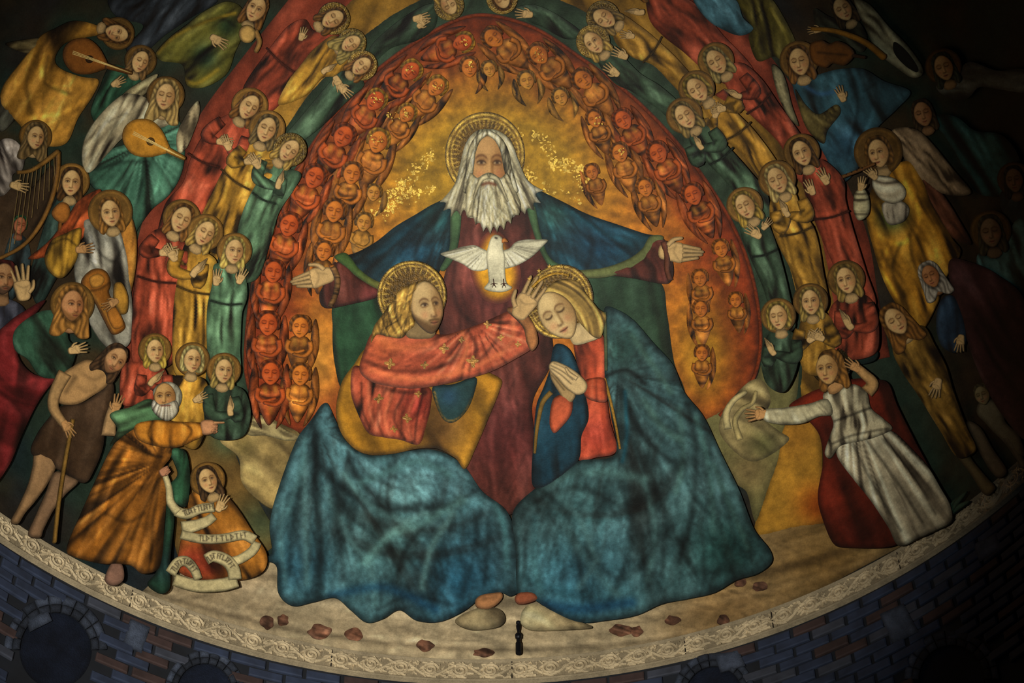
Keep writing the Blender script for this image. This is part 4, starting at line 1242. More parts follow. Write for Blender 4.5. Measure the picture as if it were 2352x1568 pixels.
obj('sleeve', geo([(1270, 918), (1296, 904), (1314, 916), (1312, 950), (1290, 980), (1272, 994), (1262, 970)], C(204, 94, 58), s=3, z=60, relief=6, pw=14, edge=.5, ew=5), V)
obj('hand', geo([(1263, 848), (1280, 866), (1302, 890), (1322, 904), (1312, 924), (1298, 922), (1282, 898), (1266, 870)], FLESH * .84, s=2.2, z=62, relief=4, pw=9, edge=.5, ew=3, mot=.05, strokes=[([(1268, 862), (1296, 896)], 1.8, .55, .8)]), V, SKIN)
obj('hand', [geo([(1261, 838), (1272, 829), (1298, 838), (1326, 856), (1348, 880), (1344, 900), (1324, 906), (1302, 892), (1280, 868), (1264, 852)], C(222, 190, 134), s=2.0, z=66, relief=6, pw=14, edge=.5, ew=3, mot=.05,
                 strokes=[([(1266, 846), (1290, 862), (1312, 882)], 1.7, .5, .85), ([(1266, 840), (1292, 853), (1316, 872)], 1.7, .5, .85), ([(1272, 834), (1298, 846), (1320, 862)], 1.5, .55, .8), ([(1330, 876), (1340, 892)], 4, 1.1, .5)]),
             geo(ribbon([(1326, 870), (1308, 858), (1300, 846)], 11, 7, 3, tip=.5), C(222, 190, 134), s=1.8, z=72, relief=3.5, pw=5, edge=.5, ew=2, mot=.05, smooth=False)], V, SKIN)
obj('halo', halo((1284, 692), 86, 50, 1.0, rx=78, ticks=30, rot=20), V, GOLD)
obj('hair', geo([(1236, 694), (1252, 664), (1286, 642), (1326, 646), (1350, 678), (1374, 708), (1392, 724), (1386, 756), (1378, 776), (1360, 772), (1340, 752), (1300, 700), (1264, 680), (1242, 700)], C(206, 166, 84), s=2.3, z=62, relief=6, pw=14, folds=[('arc', (1240, 780), 12, .6)], edge=.45, ew=4), V)
obj('neck', geo([(1306, 756), (1340, 738), (1366, 752), (1380, 772), (1350, 786), (1322, 792), (1310, 780)], C(222, 192, 136), s=2.6, z=60, relief=3, edge=.35, ew=4, strokes=[([(1316, 790), (1350, 786), (1378, 770)], 3, C(236, 214, 160), .8)]), V, SKIN)
obj('head', face((1281, 724), tilt(-33), 41, 60, -.30, 'closed', C(224, 194, 134), 68, lightside=-1), V, SKIN)
obj('foot', geo([(1182, 1372), (1196, 1360), (1224, 1360), (1234, 1374), (1214, 1384), (1190, 1386)], C(150, 84, 56), s=3, z=50, relief=5, pw=10, edge=.4, ew=4), V, SKIN)
# pair of little painted stars and crown between the hand and the bowed head
cr = thing('crown', 'thin gold crown held above the bowed head', 'crown', (1270, 632), 70)
obj('band', geo(ribbon([(1222, 660), (1244, 640), (1276, 628), (1306, 632)], 7, 5, 4, tip=.3), GOLDC, s=2.2, z=84, relief=3, pw=3, edge=.4, ew=2, smooth=False), cr, GOLD)
for (x, y) in ((1216, 640), (1238, 622), (1262, 612), (1290, 612)):
    q = []
    for k in range(10):
        r = 6 if k % 2 == 0 else 2.6
        q.append((x + r * math.sin(k * math.pi / 5), y - r * math.cos(k * math.pi / 5), 1))
    obj('star', geo(q, C(240, 190, 80), s=2, z=84, relief=2, pw=3, edge=.3, ew=1.5), cr, GOLD)


# ================================================================== CHERUBS of the mandorla
CH1, CH2, CH3 = C(190, 84, 32), C(200, 116, 38), C(200, 146, 58)
LENS = [(0, -1.0), (.5, -.55), (.62, .1), (.4, .7), (0, 1.15), (-.35, .6), (-.45, 0), (-.35, -.6)]


def cherub(label, head, r, lean, tone, z, wings=(1, 1), body=True, eyes='closed', fade=0.0, glint=False):
    r = r * (1.12 if fade < .2 else 1.0)
    dn = np.array(tilt(lean))
    L = loc2(head, dn, r, r)
    skin = mixc(tone, C(180, 104, 34), fade)
    t = thing('cherub', label, 'cherub', L(0, 2.0), z, 'red and gold cherubs of the mandorla')
    dk = skin * (.76 + .2 * fade)
    for sx in (-1, 1):
        if wings[(sx + 1) // 2]:
            wlen = 2.6 if body else 1.5
            O = [L(sx * (1.35 + .75 * a - .55 * max(0, b) ** 2), wlen * .65 + b * wlen) for a, b in LENS]
            obj('wing', geo(O, dk, s=3.2, z=z + 2 + sx, relief=5, pw=9, folds=[('lin', 90 + lean - sx * 10, 9, 1.0)], edge=.45 - .35 * fade, ew=4, fh=1.6, mot=.22), t)
    if body:
        O = [L(a, b) for a, b in [(0, .7), (.7, .9), (1.1, 1.5), (1.05, 2.3), (.75, 3.2), (.3, 4.1), (0, 4.4), (-.3, 4.1), (-.75, 3.2), (-1.05, 2.3), (-1.1, 1.5), (-.7, .9)]]
        obj('body', geo(O, skin * .84, s=3.2, z=z + 5, relief=6, pw=14, edge=.45 - .3 * fade, ew=6, mot=.24, folds=[('arc', L(0, .2), 15, .8), ('lin', 90 + lean, 22, .4)],
                        strokes=[([L(-.5, 1.2), L(-.4, 1.6)], 6, C(226, 158, 60), .55), ([L(.4, 1.2), L(.45, 1.5)], 6, C(226, 158, 60), .5), ([L(0, 2.7), L(.1, 3.3)], 6, C(214, 140, 50), .45), ([L(0, 1.4), L(0, 2.6)], 2, .6, .6)]), t)
        for sx in (-1, 1):
            obj('arm', geo(ribbon([L(sx * .95, 1.2), L(sx * 1.1, 2.0), L(sx * .5, 2.5 + sx * .12), L(-sx * .45, 2.3 + sx * .2)], r * .55, r * .34, 3.5, tip=.5), skin, s=2.6, z=z + 10 + sx * 1.5, relief=4, pw=r * .25, edge=.6, ew=2.6, mot=.14, smooth=False), t)
    hc = skin * (.76 + .2 * fade)
    obj('hair', hair(head, dn, r * .9, r * 1.0, 'short', hc if not glint else C(200, 140, 40), z + 12), t)
    obj('head', face(head, dn, r * .80, r * .98, random.uniform(-.3, .3), eyes, skin * 1.08, z + 16, mouthc=skin * .6), t, SKIN)
    return t


outer = [(622, 858, 24, 2), (616, 745, 24, 4), (628, 625, 23, 8), (664, 518, 24, 16), (722, 408, 24, 26), (788, 314, 24, 30), (862, 232, 22, 36), (942, 164, 22, 46), (1062, 98, 21, 68)]
inner = [(690, 862, 22, 4), (690, 752, 22, 4), (744, 578, 20, 8), (768, 486, 23, 10), (808, 400, 22, 12), (868, 326, 24, 18), (934, 262, 19, 30), (1002, 200, 21, 40), (1078, 156, 20, 0)]
deep = [(858, 444, 19, 8), (838, 512, 20, 10)]
outr = [(1134, 88, 22, -50), (1238, 126, 22, -44), (1340, 184, 22, -40), (1432, 276, 21, -32), (1512, 352, 22, -30), (1592, 448, 22, -24)]
innr = [(1124, 160, 18, -10), (1210, 186, 21, -12), (1288, 224, 20, -20), (1366, 274, 20, -20), (1424, 352, 22, -18), (1482, 432, 21, -16)]
faint = [(1656, 572, 20, -12), (1608, 640, 19, -8), (1690, 690, 17, -6), (1610, 710, 19, -4), (1612, 812, 18, 0), (1360, 396, 18, -16)]
ordn = ['lowest', 'second', 'third', 'fourth', 'fifth', 'sixth', 'seventh', 'eighth', 'ninth']
for i, (x, y, r, a) in enumerate(outer):
    cherub('red cherub with folded wings, %s counting up the left outer row of the mandorla' % ordn[i], (x, y), r, a, CH1, 12 + 2.2 * (8 - i), glint=i > 5)
for i, (x, y, r, a) in enumerate(inner):
    cherub('orange cherub, %s counting up the left inner row of the mandorla' % ordn[i], (x, y), r, a, CH2, 11 + 2.2 * (8 - i), wings=(1, 1) if i not in (1, 8) else (0, 1), body=i < 8, glint=i in (5, 6, 7))
cherub('pale golden cherub face below the row, just left of the scattered gold leaf', (858, 444), 19, 8, CH3, 11, body=False, fade=.25)
cherub('pale golden cherub over the blue mantle\'s left shoulder edge', (836, 512), 21, 10, CH3, 11, body=True, wings=(0, 0), fade=.25)
for i, (x, y, r, a) in enumerate(outr):
    cherub('brown-red cherub with long folded wings, %s from the top of the right outer row' % (['first'] + ordn[1:])[i], (x, y), r, a, CH1 if i > 2 else CH2 * .95, 12 + 2.2 * (i if i < 6 else 6), fade=.15)
for i, (x, y, r, a) in enumerate(innr):
    cherub('golden cherub, %s from the top of the right inner row' % (['first'] + ordn[1:])[i], (x, y), r, a, CH3 if i < 3 else CH2, 11 + 2.0 * i, body=i > 2, fade=.2)
for i, ((x, y, r, a), q) in enumerate(zip(faint, ['just above the fingertips of the outstretched right hand', 'below the fingers of the outstretched right hand', 'close to the right rim of the mandorla', 'beside the right edge of the green throne', 'lowest on the right of the mandorla', 'under the gold leaf right of the old man'])):
    cherub('faint worn cherub %s' % q, (x, y), r, a, CH2, 9.5, wings=(i % 2, 1 - i % 2), fade=.55)

# ================================================================== ANGELS of the three robed ranks, left side
GL = 'angels in ranks of red, gold and green'


def A(*a, **k):
    k.setdefault('group', GL)
    return angel(*a, **k)


A('red angel at the top left, half hidden behind a gold halo ring', (764, 44), 27, 62, .2, [(722, 70), (776, 76), (770, 120), (742, 160), (690, 172), (660, 220), (612, 262), (566, 240), (560, 200), (606, 130), (660, 62), (700, 44)], RED, 14, hairc=BROWN, hands=('list', [(690, 92, -70, 34, 1)]), halo_t=.95, belt=((612, 110), (690, 175)), ang=128)
A('gold angel under the top left red angel, hood drawn over the hair', (806, 100), 24, 60, .2, [(724, 110), (772, 82), (812, 130), (784, 172), (740, 180), (700, 220), (640, 240), (660, 190), (690, 150)], GLD, 22, hairc=C(150, 130, 70), style='veil', hands=('pray', 742, 168, -35, 40), halo_t=.95, ang=130, sleeves=False)
A('green angel beneath a yellow halo near the cherubs, upper left', (830, 152), 25, 52, .2, [(784, 164), (820, 176), (836, 196), (800, 230), (750, 280), (700, 320), (650, 350), (640, 330), (690, 270), (740, 210)], GRN * .72, 30, hairc=BROWN * 1.2, hands=('list', [(770, 176, 65, 40, 1), (778, 196, 42, 42, -1)]), halo_t=1.0, ang=128)
A('red angel with folded arms, second rank from the top left', (572, 246), 30, 34, .45, [(530, 262), (590, 290), (572, 330), (560, 380), (520, 440), (480, 500), (440, 560), (380, 600), (360, 560), (380, 470), (420, 420), (440, 360), (476, 300)], RED, 38, hairc=BROWN * 1.2, hands=('cross', 520, 324, 40), halo_t=.55, belt=((432, 352), (504, 384)), ang=116)
A('gold angel with hands crossed on the breast, second rank left', (612, 298), 30, 22, .1, [(566, 330), (600, 334), (636, 346), (622, 390), (590, 440), (570, 500), (540, 580), (470, 570), (460, 510), (484, 450), (520, 380)], GLD, 46, hairc=C(120, 98, 56), hands=('cross', 584, 366, 42), halo_t=.55, belt=((508, 388), (574, 436)), ang=108)
A('green angel with tilted head and joined hands, second rank left', (664, 346), 28, 42, .2, [(624, 368), (660, 386), (692, 400), (672, 440), (640, 490), (620, 560), (590, 640), (540, 640), (540, 560), (560, 480), (590, 420)], GRN, 54, hairc=BLOND, hands=('pray', 640, 432, -75, 44), halo_t=.8, belt=((580, 442), (634, 468)), ang=110)
A('red angel with hands crossed, tallest of the middle left rank', (416, 504), 31, 26, .3, [(372, 524), (420, 552), (438, 580), (430, 640), (424, 700), (420, 800), (370, 850), (308, 840), (306, 700), (314, 620), (334, 550)], RED, 62, hairc=BROWN * 1.25, hands=('cross', 392, 576, 46), belt=((316, 634), (404, 650)), halo_t=.5, ang=92)
A('gold angel with hands pressed together, middle left rank', (470, 536), 30, 30, .35, [(426, 560), (470, 578), (498, 602), (494, 660), (480, 700), (478, 800), (440, 870), (400, 850), (398, 720), (408, 640)], GLD, 70, hairc=BLOND, hands=('pray', 444, 634, -52, 52), belt=((406, 656), (482, 676)), halo_t=.5, ang=92)
A('green angel with both palms raised, middle left rank', (538, 578), 29, 8, .45, [(494, 606), (540, 612), (562, 630), (568, 680), (556, 720), (552, 800), (548, 870), (486, 880), (476, 800), (476, 710), (488, 650)], GRN * 1.08, 78, hairc=C(206, 174, 86), eyes='open', hands=('list', [(496, 654, -82, 40, 1), (548, 650, -66, 40, -1)]), belt=((484, 690), (556, 698)), halo_t=.55, ang=90)
A('fair-haired angel in red looking right, lowest left rank', (356, 806), 27, 0, .6, [(286, 836), (330, 832), (372, 840), (388, 880), (370, 912), (330, 926), (286, 930), (276, 890)], RED * 1.05, 86, hairc=C(192, 158, 64), eyes='open', hands=('pray', 346, 884, -48, 46), halo_t=.45, ang=100)
A('curly blond angel in gold looking right, lowest left rank', (442, 828), 28, 6, .55, [(386, 872), (424, 862), (470, 872), (482, 920), (476, 980), (450, 1030), (410, 1010), (390, 950)], GLD * .95, 92, hairc=C(206, 184, 110), style='bob', eyes='open', halo_t=.45, ang=96, hands=('list', [(446, 920, -30, 36, 1)]))
A('green angel with joined hands beside the red mandorla, lowest left rank', (514, 852), 28, 6, .5, [(470, 890), (512, 882), (560, 896), (576, 950), (560, 1000), (510, 1010), (476, 990), (468, 940)], GRN * .62, 96, hairc=C(166, 140, 70), eyes='open', hands=('pray', 532, 952, -94, 44), halo_t=.45, ang=96)
# --- top of the arch
A('green angel at the top edge, head hanging upside down left of the arch', (1030, 10), 25, 150, -.2, [(960, 20), (1000, 10), (1000, 60), (960, 92), (900, 110), (860, 140), (850, 110), (900, 60)], GRN * .6, 14, hairc=BLOND, halo_t=.8, hands=('list', [(950, 44, -8, 42, 1), (960, 62, -40, 34, 1)]), ang=140)
A('cropped haloed angel head at the very top of the arch', (1152, -6), 26, 160, 0, [(1180, 20), (1230, 12), (1290, 40), (1340, 80), (1300, 90), (1240, 60), (1190, 44)], GRN * .6, 14, hairc=BROWN, halo_t=1.0, hands=('list', [(1222, 34, 186, 42, 1)]), ang=40)
# --- right side
A('red angel cropped by the top edge, hands joined, right of the arch', (1466, -40), 30, -54, -.3, [(1490, -20), (1560, -10), (1610, 20), (1660, 80), (1730, 160), (1700, 200), (1640, 180), (1570, 120), (1520, 80), (1490, 40)], RED * .85, 14, hairc=BROWN, hands=('pray', 1478, 26, 180, 44), ang=46, sleeves=False)
A('gold angel with face turned down, first below the top right', (1388, 42), 28, -62, -.2, [(1416, 30), (1470, 60), (1514, 96), (1560, 140), (1610, 200), (1650, 260), (1600, 250), (1540, 190), (1500, 150), (1450, 130), (1410, 90)], GLD * .85, 22, hairc=C(130, 104, 56), halo_t=.8, hands=('list', [(1456, 84, 190, 36, 1)]), ang=46, belt=((1520, 84), (1476, 144)))
A('green angel in a yellow ring halo, both hands raised, upper right', (1364, 98), 28, -40, -.35, [(1384, 112), (1420, 120), (1470, 168), (1520, 200), (1570, 250), (1560, 290), (1510, 250), (1450, 210), (1410, 190), (1372, 140)], GRN * .72, 30, hairc=BLOND, eyes='open', halo_t=.9, hands=('list', [(1440, 132, 206, 42, 1), (1420, 172, 216, 42, -1)]), ang=46)
A('red angel with pale hair, tall robe, upper right rank', (1646, 142), 30, -34, -.3, [(1660, 164), (1702, 144), (1748, 180), (1790, 240), (1840, 310), (1880, 380), (1840, 420), (1790, 330), (1730, 270), (1680, 220)], RED * .92, 38, hairc=C(156, 136, 78), hands=('pray', 1702, 220, 200, 42), ang=58, halo_t=.45, belt=((1770, 214), (1714, 262)))
A('gold angel with crossed hands and bent head, upper right rank', (1602, 206), 30, -40, -.3, [(1620, 226), (1660, 224), (1694, 260), (1736, 304), (1790, 380), (1810, 440), (1770, 440), (1710, 360), (1660, 316), (1616, 270)], GLD * .95, 46, hairc=C(150, 124, 52), style='bob', hands=('cross', 1646, 250, 38), ang=58, belt=((1724, 280), (1666, 322)), halo_t=.4)
A('green angel with joined hands and upturned face, upper right rank', (1574, 268), 30, -36, -.1, [(1588, 292), (1626, 290), (1666, 330), (1720, 390), (1764, 450), (1760, 520), (1710, 470), (1660, 410), (1610, 360), (1584, 326)], GRN * .72, 54, hairc=C(136, 112, 60), hands=('pray', 1614, 340, -126, 40), ang=58, belt=((1684, 338), (1630, 378)), halo_t=.4)
A('red angel with brown hair, palms held apart, middle right rank', (1842, 352), 30, -22, -.1, [(1846, 396), (1886, 366), (1936, 410), (1942, 460), (1960, 530), (1988, 620), (2010, 700), (1950, 690), (1910, 600), (1876, 520), (1850, 450)], RED * .92, 62, hairc=BROWN * .8, eyes='open', hands=('list', [(1900, 422, -118, 42, 1), (1868, 446, -114, 40, -1)]), ang=72, belt=((1950, 484), (1868, 504)), halo_t=.4)
A('gold angel with closed eyes and joined hands, middle right rank', (1786, 414), 31, -24, -.2, [(1776, 448), (1822, 440), (1840, 480), (1872, 530), (1890, 620), (1900, 700), (1850, 720), (1816, 620), (1786, 560), (1768, 500)], GLD * .9, 70, hairc=C(196, 166, 98), hands=('pray', 1812, 494, -122, 46), ang=76, belt=((1868, 520), (1792, 542)), halo_t=.4)
A('green angel bowing the head, hand on the breast, middle right rank', (1712, 474), 30, -28, -.45, [(1706, 506), (1750, 492), (1772, 530), (1792, 590), (1812, 670), (1826, 750), (1786, 760), (1752, 660), (1722, 590), (1702, 540)], GRN * .66, 78, hairc=C(170, 138, 56), hands=('list', [(1746, 544, 214, 44, 1), (1752, 526, -52, 32, -1)]), ang=72, belt=((1786, 572), (1724, 590)), halo_t=.5)
A('red angel with hands joined, lowest right rank', (1944, 644), 31, -16, -.4, [(1916, 694), (1962, 672), (2002, 690), (2018, 750), (2010, 810), (1950, 826), (1906, 806), (1902, 730)], RED * .88, 86, hairc=C(150, 122, 58), eyes='open', hands=('pray', 1958, 752, -126, 52), ang=84, halo_t=.35)
A('gold angel with fingers crossed, lowest right rank', (1862, 694), 29, -8, -.15, [(1842, 734), (1890, 716), (1918, 750), (1916, 810), (1890, 860), (1846, 850), (1834, 790)], GLD * .85, 92, hairc=C(160, 134, 66), eyes='open', hands=('cross', 1872, 768, 42), ang=86, halo_t=.35)
A('curly-haired green angel with hands laid together, lowest right rank', (1788, 728), 29, -10, -.45, [(1766, 766), (1812, 758), (1834, 790), (1828, 850), (1800, 900), (1760, 880), (1748, 820)], GRN * .6, 96, hairc=C(170, 142, 62), style='bob', hands=('pray', 1780, 812, -124, 44), ang=86, halo_t=.4)


# ================================================================== OUTER FIGURES, left
def instrument(name, label, cat, at, z):
    return thing(name, label, cat, at, z)


def lute(label, c, rx, ry, rot, neck_end, z, col=C(190, 120, 40)):
    t = thing('lute', label, 'lute', c, z)
    a = math.radians(rot)
    f = np.array([math.cos(a), math.sin(a)])
    n = np.array([-f[1], f[0]])
    P = lambda u, v: tuple(np.array(c) + f * u * rx + n * v * ry)
    lb = obj('body', geo([P(-1, 0), P(-.8, -.62), P(-.25, -1), P(.35, -.82), P(.85, -.35), P(1.08, 0), P(.85, .35), P(.35, .82), P(-.25, 1), P(-.8, .62)], col, s=3.2, z=z, relief=7, pw=ry * .7, edge=.4, ew=5, mot=.1), t)
    obj('neck', geo(ribbon([P(.95, 0), neck_end], ry * .34, ry * .22, 4, tip=.3), col * .85, s=2.8, z=z + 3, relief=4, pw=5, edge=.45, ew=3, smooth=False), t)
    obj('rosette', geo(ell(*P(.2, 0), ry * .22, ry * .22), col * .45, s=2.5, z=z + 9, relief=1, edge=.4, ew=2, smooth=False), lb)
    for k in (-1, 0, 1):
        obj('string', geo(ribbon([P(-.6, k * .08), neck_end], 1.6, 1.2, 6, tip=0), C(226, 196, 120), s=3, z=z + 10, relief=.5, edge=0, smooth=False, skirt=3), lb)
    return t


OL = 'figures gathered outside the ranks of angels'


def Pn(*a, **k):
    k.setdefault('name', 'person')
    k.setdefault('cat', 'person')
    k.setdefault('group', OL)
    k.setdefault('sleeves', False)
    return angel(*a, **k)


A('ochre-mantled angel playing a lute in the top left corner', (268, 76), 27, 108, .4, [(126, 66), (170, 48), (222, 58), (238, 76), (190, 88), (146, 102), (126, 136), (140, 158), (186, 176), (226, 184), (212, 222), (180, 270), (150, 330), (90, 330), (40, 280), (4, 240), (10, 196), (60, 130), (94, 84)], OCHRE, 20, hairc=BROWN, style='long', eyes='open', ang=118, wl=40, group='angel musicians', hands=('list', [(166, 116, 28, 46, 1)]), halo_t=.35,
  wings=[([(14, 102), (50, 92), (110, 88), (96, 112), (60, 122)], C(110, 96, 60), 172)],
  strokes=[([(126, 84), (96, 120), (100, 180), (150, 215)], 5, 1.45, .7), ([(110, 130), (104, 190), (160, 215)], 5, .45, .7), ([(70, 270), (140, 260), (200, 225)], 6, 1.4, .6), ([(80, 130), (60, 190), (70, 260)], 6, .5, .6)])
lute('brown lute held by the ochre-mantled angel in the top left corner', (196, 132), 52, 42, 22, (302, 168), 44, C(140, 84, 30))
Pn('dark green figure seen in profile behind the neck of the brown lute', (322, 142), 26, 24, .5, [(256, 150), (300, 160), (330, 170), (310, 210), (270, 250), (240, 300), (210, 260), (230, 200)], C(40, 76, 54), 16, hairc=C(120, 90, 50), halo_t=.3, hands=('list', [(258, 196, -30, 36, 1)]), ang=120)
A('angel in a green and gold mantle raising a pale tambourine, top left', (588, 22), 30, 26, -.4, [(470, 26), (520, 4), (556, 20), (560, 70), (540, 120), (520, 170), (470, 200), (430, 196), (420, 150), (372, 140), (358, 122), (390, 86), (430, 56)], C(100, 96, 36), 24, hairc=BROWN * 1.1, eyes='open', ang=140, wl=30, group='angel musicians', hands=('list', [(486, 84, 32, 46, 1)]), var=[(470, 130, 30, C(26, 50, 36), .9), (520, 60, 26, C(30, 56, 36), .8)],
  strokes=[([(362, 122), (400, 84), (470, 50), (540, 30)], 4, C(170, 140, 40), .8), ([(420, 180), (450, 192), (500, 160)], 5, C(170, 140, 40), .7), ([(440, 60), (500, 40), (540, 60)], 5, .4, .6)])
o = thing('tambourine', 'pale round tambourine lifted by the green and gold angel', 'tambourine', (568, 76), 40)
obj('skin', geo(ell(568, 78, 19, 21), C(206, 164, 90), s=2.6, z=48, relief=4, edge=.5, ew=4, smooth=False), o)
obj('rim', geo(ribbon([(586, 70), (596, 96), (588, 118)], 13, 10, 4, tip=.4), C(176, 130, 66), s=2.6, z=46, relief=4, edge=.45, ew=3, smooth=False), o)
Pn('shadowed angel in blue-grey leaning over the red ranks, top left', (470, -46), 26, 30, 0, [(250, 0), (300, -10), (420, -10), (500, 0), (440, 40), (380, 80), (320, 130), (290, 110), (330, 60), (270, 40)], C(40, 46, 52), 12, ang=130, hairc=BROWN)
A('white-sleeved winged angel with a lute, upper left', (380, 222), 31, 10, -.2, [(286, 216), (330, 222), (366, 252), (394, 280), (350, 300), (290, 312), (250, 350), (206, 396), (190, 372), (196, 318), (232, 262)], CREAM, 30, hairc=C(176, 144, 82), style='veil', ang=124, wl=22, group='angel musicians', halo_t=.35,
  wings=[([(362, 170), (350, 196), (322, 226), (284, 250), (262, 240), (290, 210), (330, 184)], C(190, 176, 128), 150), ([(456, 232), (458, 262), (446, 300), (428, 340), (410, 352), (406, 310), (424, 270), (440, 246)], C(196, 176, 132), 100)],
  strokes=[([(230, 290), (214, 350), (200, 390)], 4, .6, .7), ([(270, 280), (240, 330), (212, 380)], 3, .6, .7), ([(290, 260), (270, 268), (250, 280)], 3, .6, .6)], hands=('list', [(292, 300, 28, 46, 1)]))
o = thing('skirt', 'wide green skirt of the white-sleeved lute player', 'skirt', (320, 430), 22, OL)
obj('cloth', geo([(392, 270), (418, 290), (424, 360), (412, 410), (386, 450), (350, 480), (320, 520), (296, 560), (270, 500), (250, 450), (214, 430), (204, 396), (250, 346), (320, 320)], C(62, 104, 82), s=4.5, z=22, relief=5, folds=[('rad', (330, 330), 9, .9), ('lin', 100, 30, .4)], edge=.45, strokes=[([(220, 390), (280, 372), (340, 372)], 5, .45, .7), ([(340, 380), (320, 440), (300, 520)], 5, .45, .7), ([(372, 370), (360, 430), (330, 480)], 4, 1.5, .6)]), o)
lute('golden lute across the lap of the white-sleeved angel', (336, 320), 56, 44, 26, (424, 364), 52, C(200, 138, 44))
# harpist
Pn('white-sleeved harp player in profile at the left edge', (82, 316), 27, 10, .65, [(0, 326), (30, 320), (56, 350), (50, 392), (30, 400), (26, 430), (0, 450), (-10, 400)], C(176, 164, 150), 20, hairc=C(120, 96, 56), style='veil', eyes='open', ang=70, hands=('list', [(26, 424, 12, 44, -1)]), halo_t=.35, wings=[([(0, 226), (44, 228), (58, 246), (30, 280), (0, 300)], C(90, 90, 76), 120)])
o = thing('harp', 'thin curved wooden harp frame at the left edge', 'harp', (90, 480), 30)
obj('pillar', geo(ribbon([(134, 348), (132, 400), (118, 460), (90, 520), (50, 566), (-6, 596)], 11, 8, 6, tip=0), C(156, 108, 46), s=3, z=40, relief=5, pw=5, edge=.45, ew=3, smooth=False), o)
obj('neck', geo(ribbon([(40, 396), (70, 392), (100, 374), (134, 348)], 8, 12, 5, tip=.3), C(146, 104, 44), s=3, z=41, relief=5, pw=5, edge=.45, ew=3, smooth=False), o)
for k in range(9):
    a = k / 8
    obj('string', geo(ribbon([(48 + 76 * a, 396 - 36 * a), (20 + 106 * a, 580 - 160 * a)], 1.5, 1.5, 12, tip=0), C(120, 98, 60), s=4, z=36, relief=.3, edge=0, smooth=False, skirt=3), o)
obj('ground_robe', geo([(-10, 400), (60, 440), (120, 380), (110, 470), (60, 560), (20, 640), (-10, 660)], C(62, 46, 30), s=7, z=9, relief=3, edge=.4, folds=[('lin', 120, 40, .6)]), VAULT)
Pn('dark-haired haloed figure in a green dress beside the harp', (164, 420), 30, 6, -.1, [(132, 446), (164, 452), (186, 458), (196, 520), (170, 580), (130, 640), (90, 700), (70, 640), (90, 560), (112, 490)], C(46, 66, 58), 24, hairc=BROWN * .8, eyes='open', ang=110, halo_t=.55)
o = thing('viol', 'small orange viol held against the green dress by the harp', 'viol', (142, 490), 44)
obj('body', geo([(126, 476), (142, 464), (158, 472), (160, 496), (146, 512), (128, 504), (120, 490)], C(168, 104, 40), s=3, z=46, relief=5, edge=.4, ew=4), o)
obj('neck', geo(ribbon([(140, 504), (136, 540)], 8, 6, 4, tip=.3), C(150, 92, 36), s=3, z=45, relief=3, edge=.4, ew=3, smooth=False), o)
Pn('small red-faced figure in a green cap low behind the harp', (46, 518), 20, 10, .3, [(26, 540), (60, 548), (70, 600), (50, 660), (20, 690), (0, 640)], C(54, 70, 72), 14, hairc=C(44, 92, 56), style='short', ang=96, skin=C(176, 106, 72))
# winged angel in grey
A('orange-winged angel in a grey gown holding a wooden viol', (254, 490), 31, -8, .1, [(190, 504), (226, 500), (268, 520), (288, 570), (298, 640), (304, 720), (296, 790), (250, 800), (206, 740), (178, 660), (172, 600), (192, 550)], C(150, 146, 128), 44, hairc=C(150, 102, 42), eyes='open', ang=74, wl=26, st=1.0, group='angel musicians', halo_t=.45, hr=1.65,
  wings=[([(232, 436), (214, 440), (180, 462), (150, 508), (110, 556), (66, 594), (120, 586), (176, 560), (216, 510), (228, 470)], C(170, 76, 34), 128), ([(300, 496), (312, 530), (314, 590), (306, 650), (294, 690), (286, 620), (276, 560), (282, 510)], C(196, 130, 50), 84)],
  strokes=[([(204, 520), (220, 570), (260, 600), (284, 560)], 4, .5, .7), ([(200, 530), (210, 600), (250, 660)], 4, .5, .7), ([(190, 590), (230, 610), (270, 660)], 4, 1.35, .6), ([(270, 560), (276, 620), (270, 680)], 6, .4, .6)])
gs = thing('sleeve', 'wide yellow sleeve of the grey-gowned angel with raised wrist', 'sleeve', (145, 600), 50, OL)
obj('cloth', geo([(186, 524), (150, 536), (120, 552), (104, 588), (112, 620), (134, 638), (152, 632), (174, 600), (182, 566)], C(184, 138, 44), s=3.5, z=58, relief=7, pw=18, folds=[('lin', 100, 18, .7)], edge=.5, ew=5, strokes=[([(120, 560), (150, 548), (176, 566)], 3, .45, .8)]), gs)
obj('hand', hand((176, 574), -8, 44, 66, thumb=-1, skin=FLESHD), gs, SKIN)
o = thing('viol', 'long brown viol tilted down in front of the grey gown', 'viol', (240, 700), 60)
obj('body', geo([(206, 622), (226, 616), (246, 626), (254, 652), (250, 672), (268, 706), (288, 748), (276, 764), (258, 766), (238, 732), (216, 690), (192, 668), (188, 644)], C(150, 92, 30), s=3.2, z=64, relief=7, pw=16, edge=.5, ew=5, strokes=[([(198, 660), (230, 700), (262, 762)], 3, C(190, 130, 50), .8), ([(206, 668), (228, 664), (250, 650)], 3, .5, .8)]), o)
obj('bridge', geo([(206, 638), (226, 628), (240, 640), (232, 656), (212, 660)], C(186, 128, 50), s=3, z=74, relief=3, edge=.4, ew=3), o)
obj('tailpiece', geo([(246, 716), (266, 706), (284, 744), (262, 754)], C(170, 108, 38), s=3, z=74, relief=3, edge=.4, ew=3), o)
gs = thing('sleeve', 'narrow yellow sleeve with a hand on the long viol', 'sleeve', (275, 690), 60, OL)
obj('cloth', geo([(264, 652), (280, 650), (294, 680), (292, 716), (276, 720), (262, 690)], C(180, 130, 46), s=3.2, z=76, relief=5, edge=.5, ew=4), gs)
obj('hand', hand((270, 690), 152, 40, 82, thumb=1, skin=FLESHD), gs, SKIN)
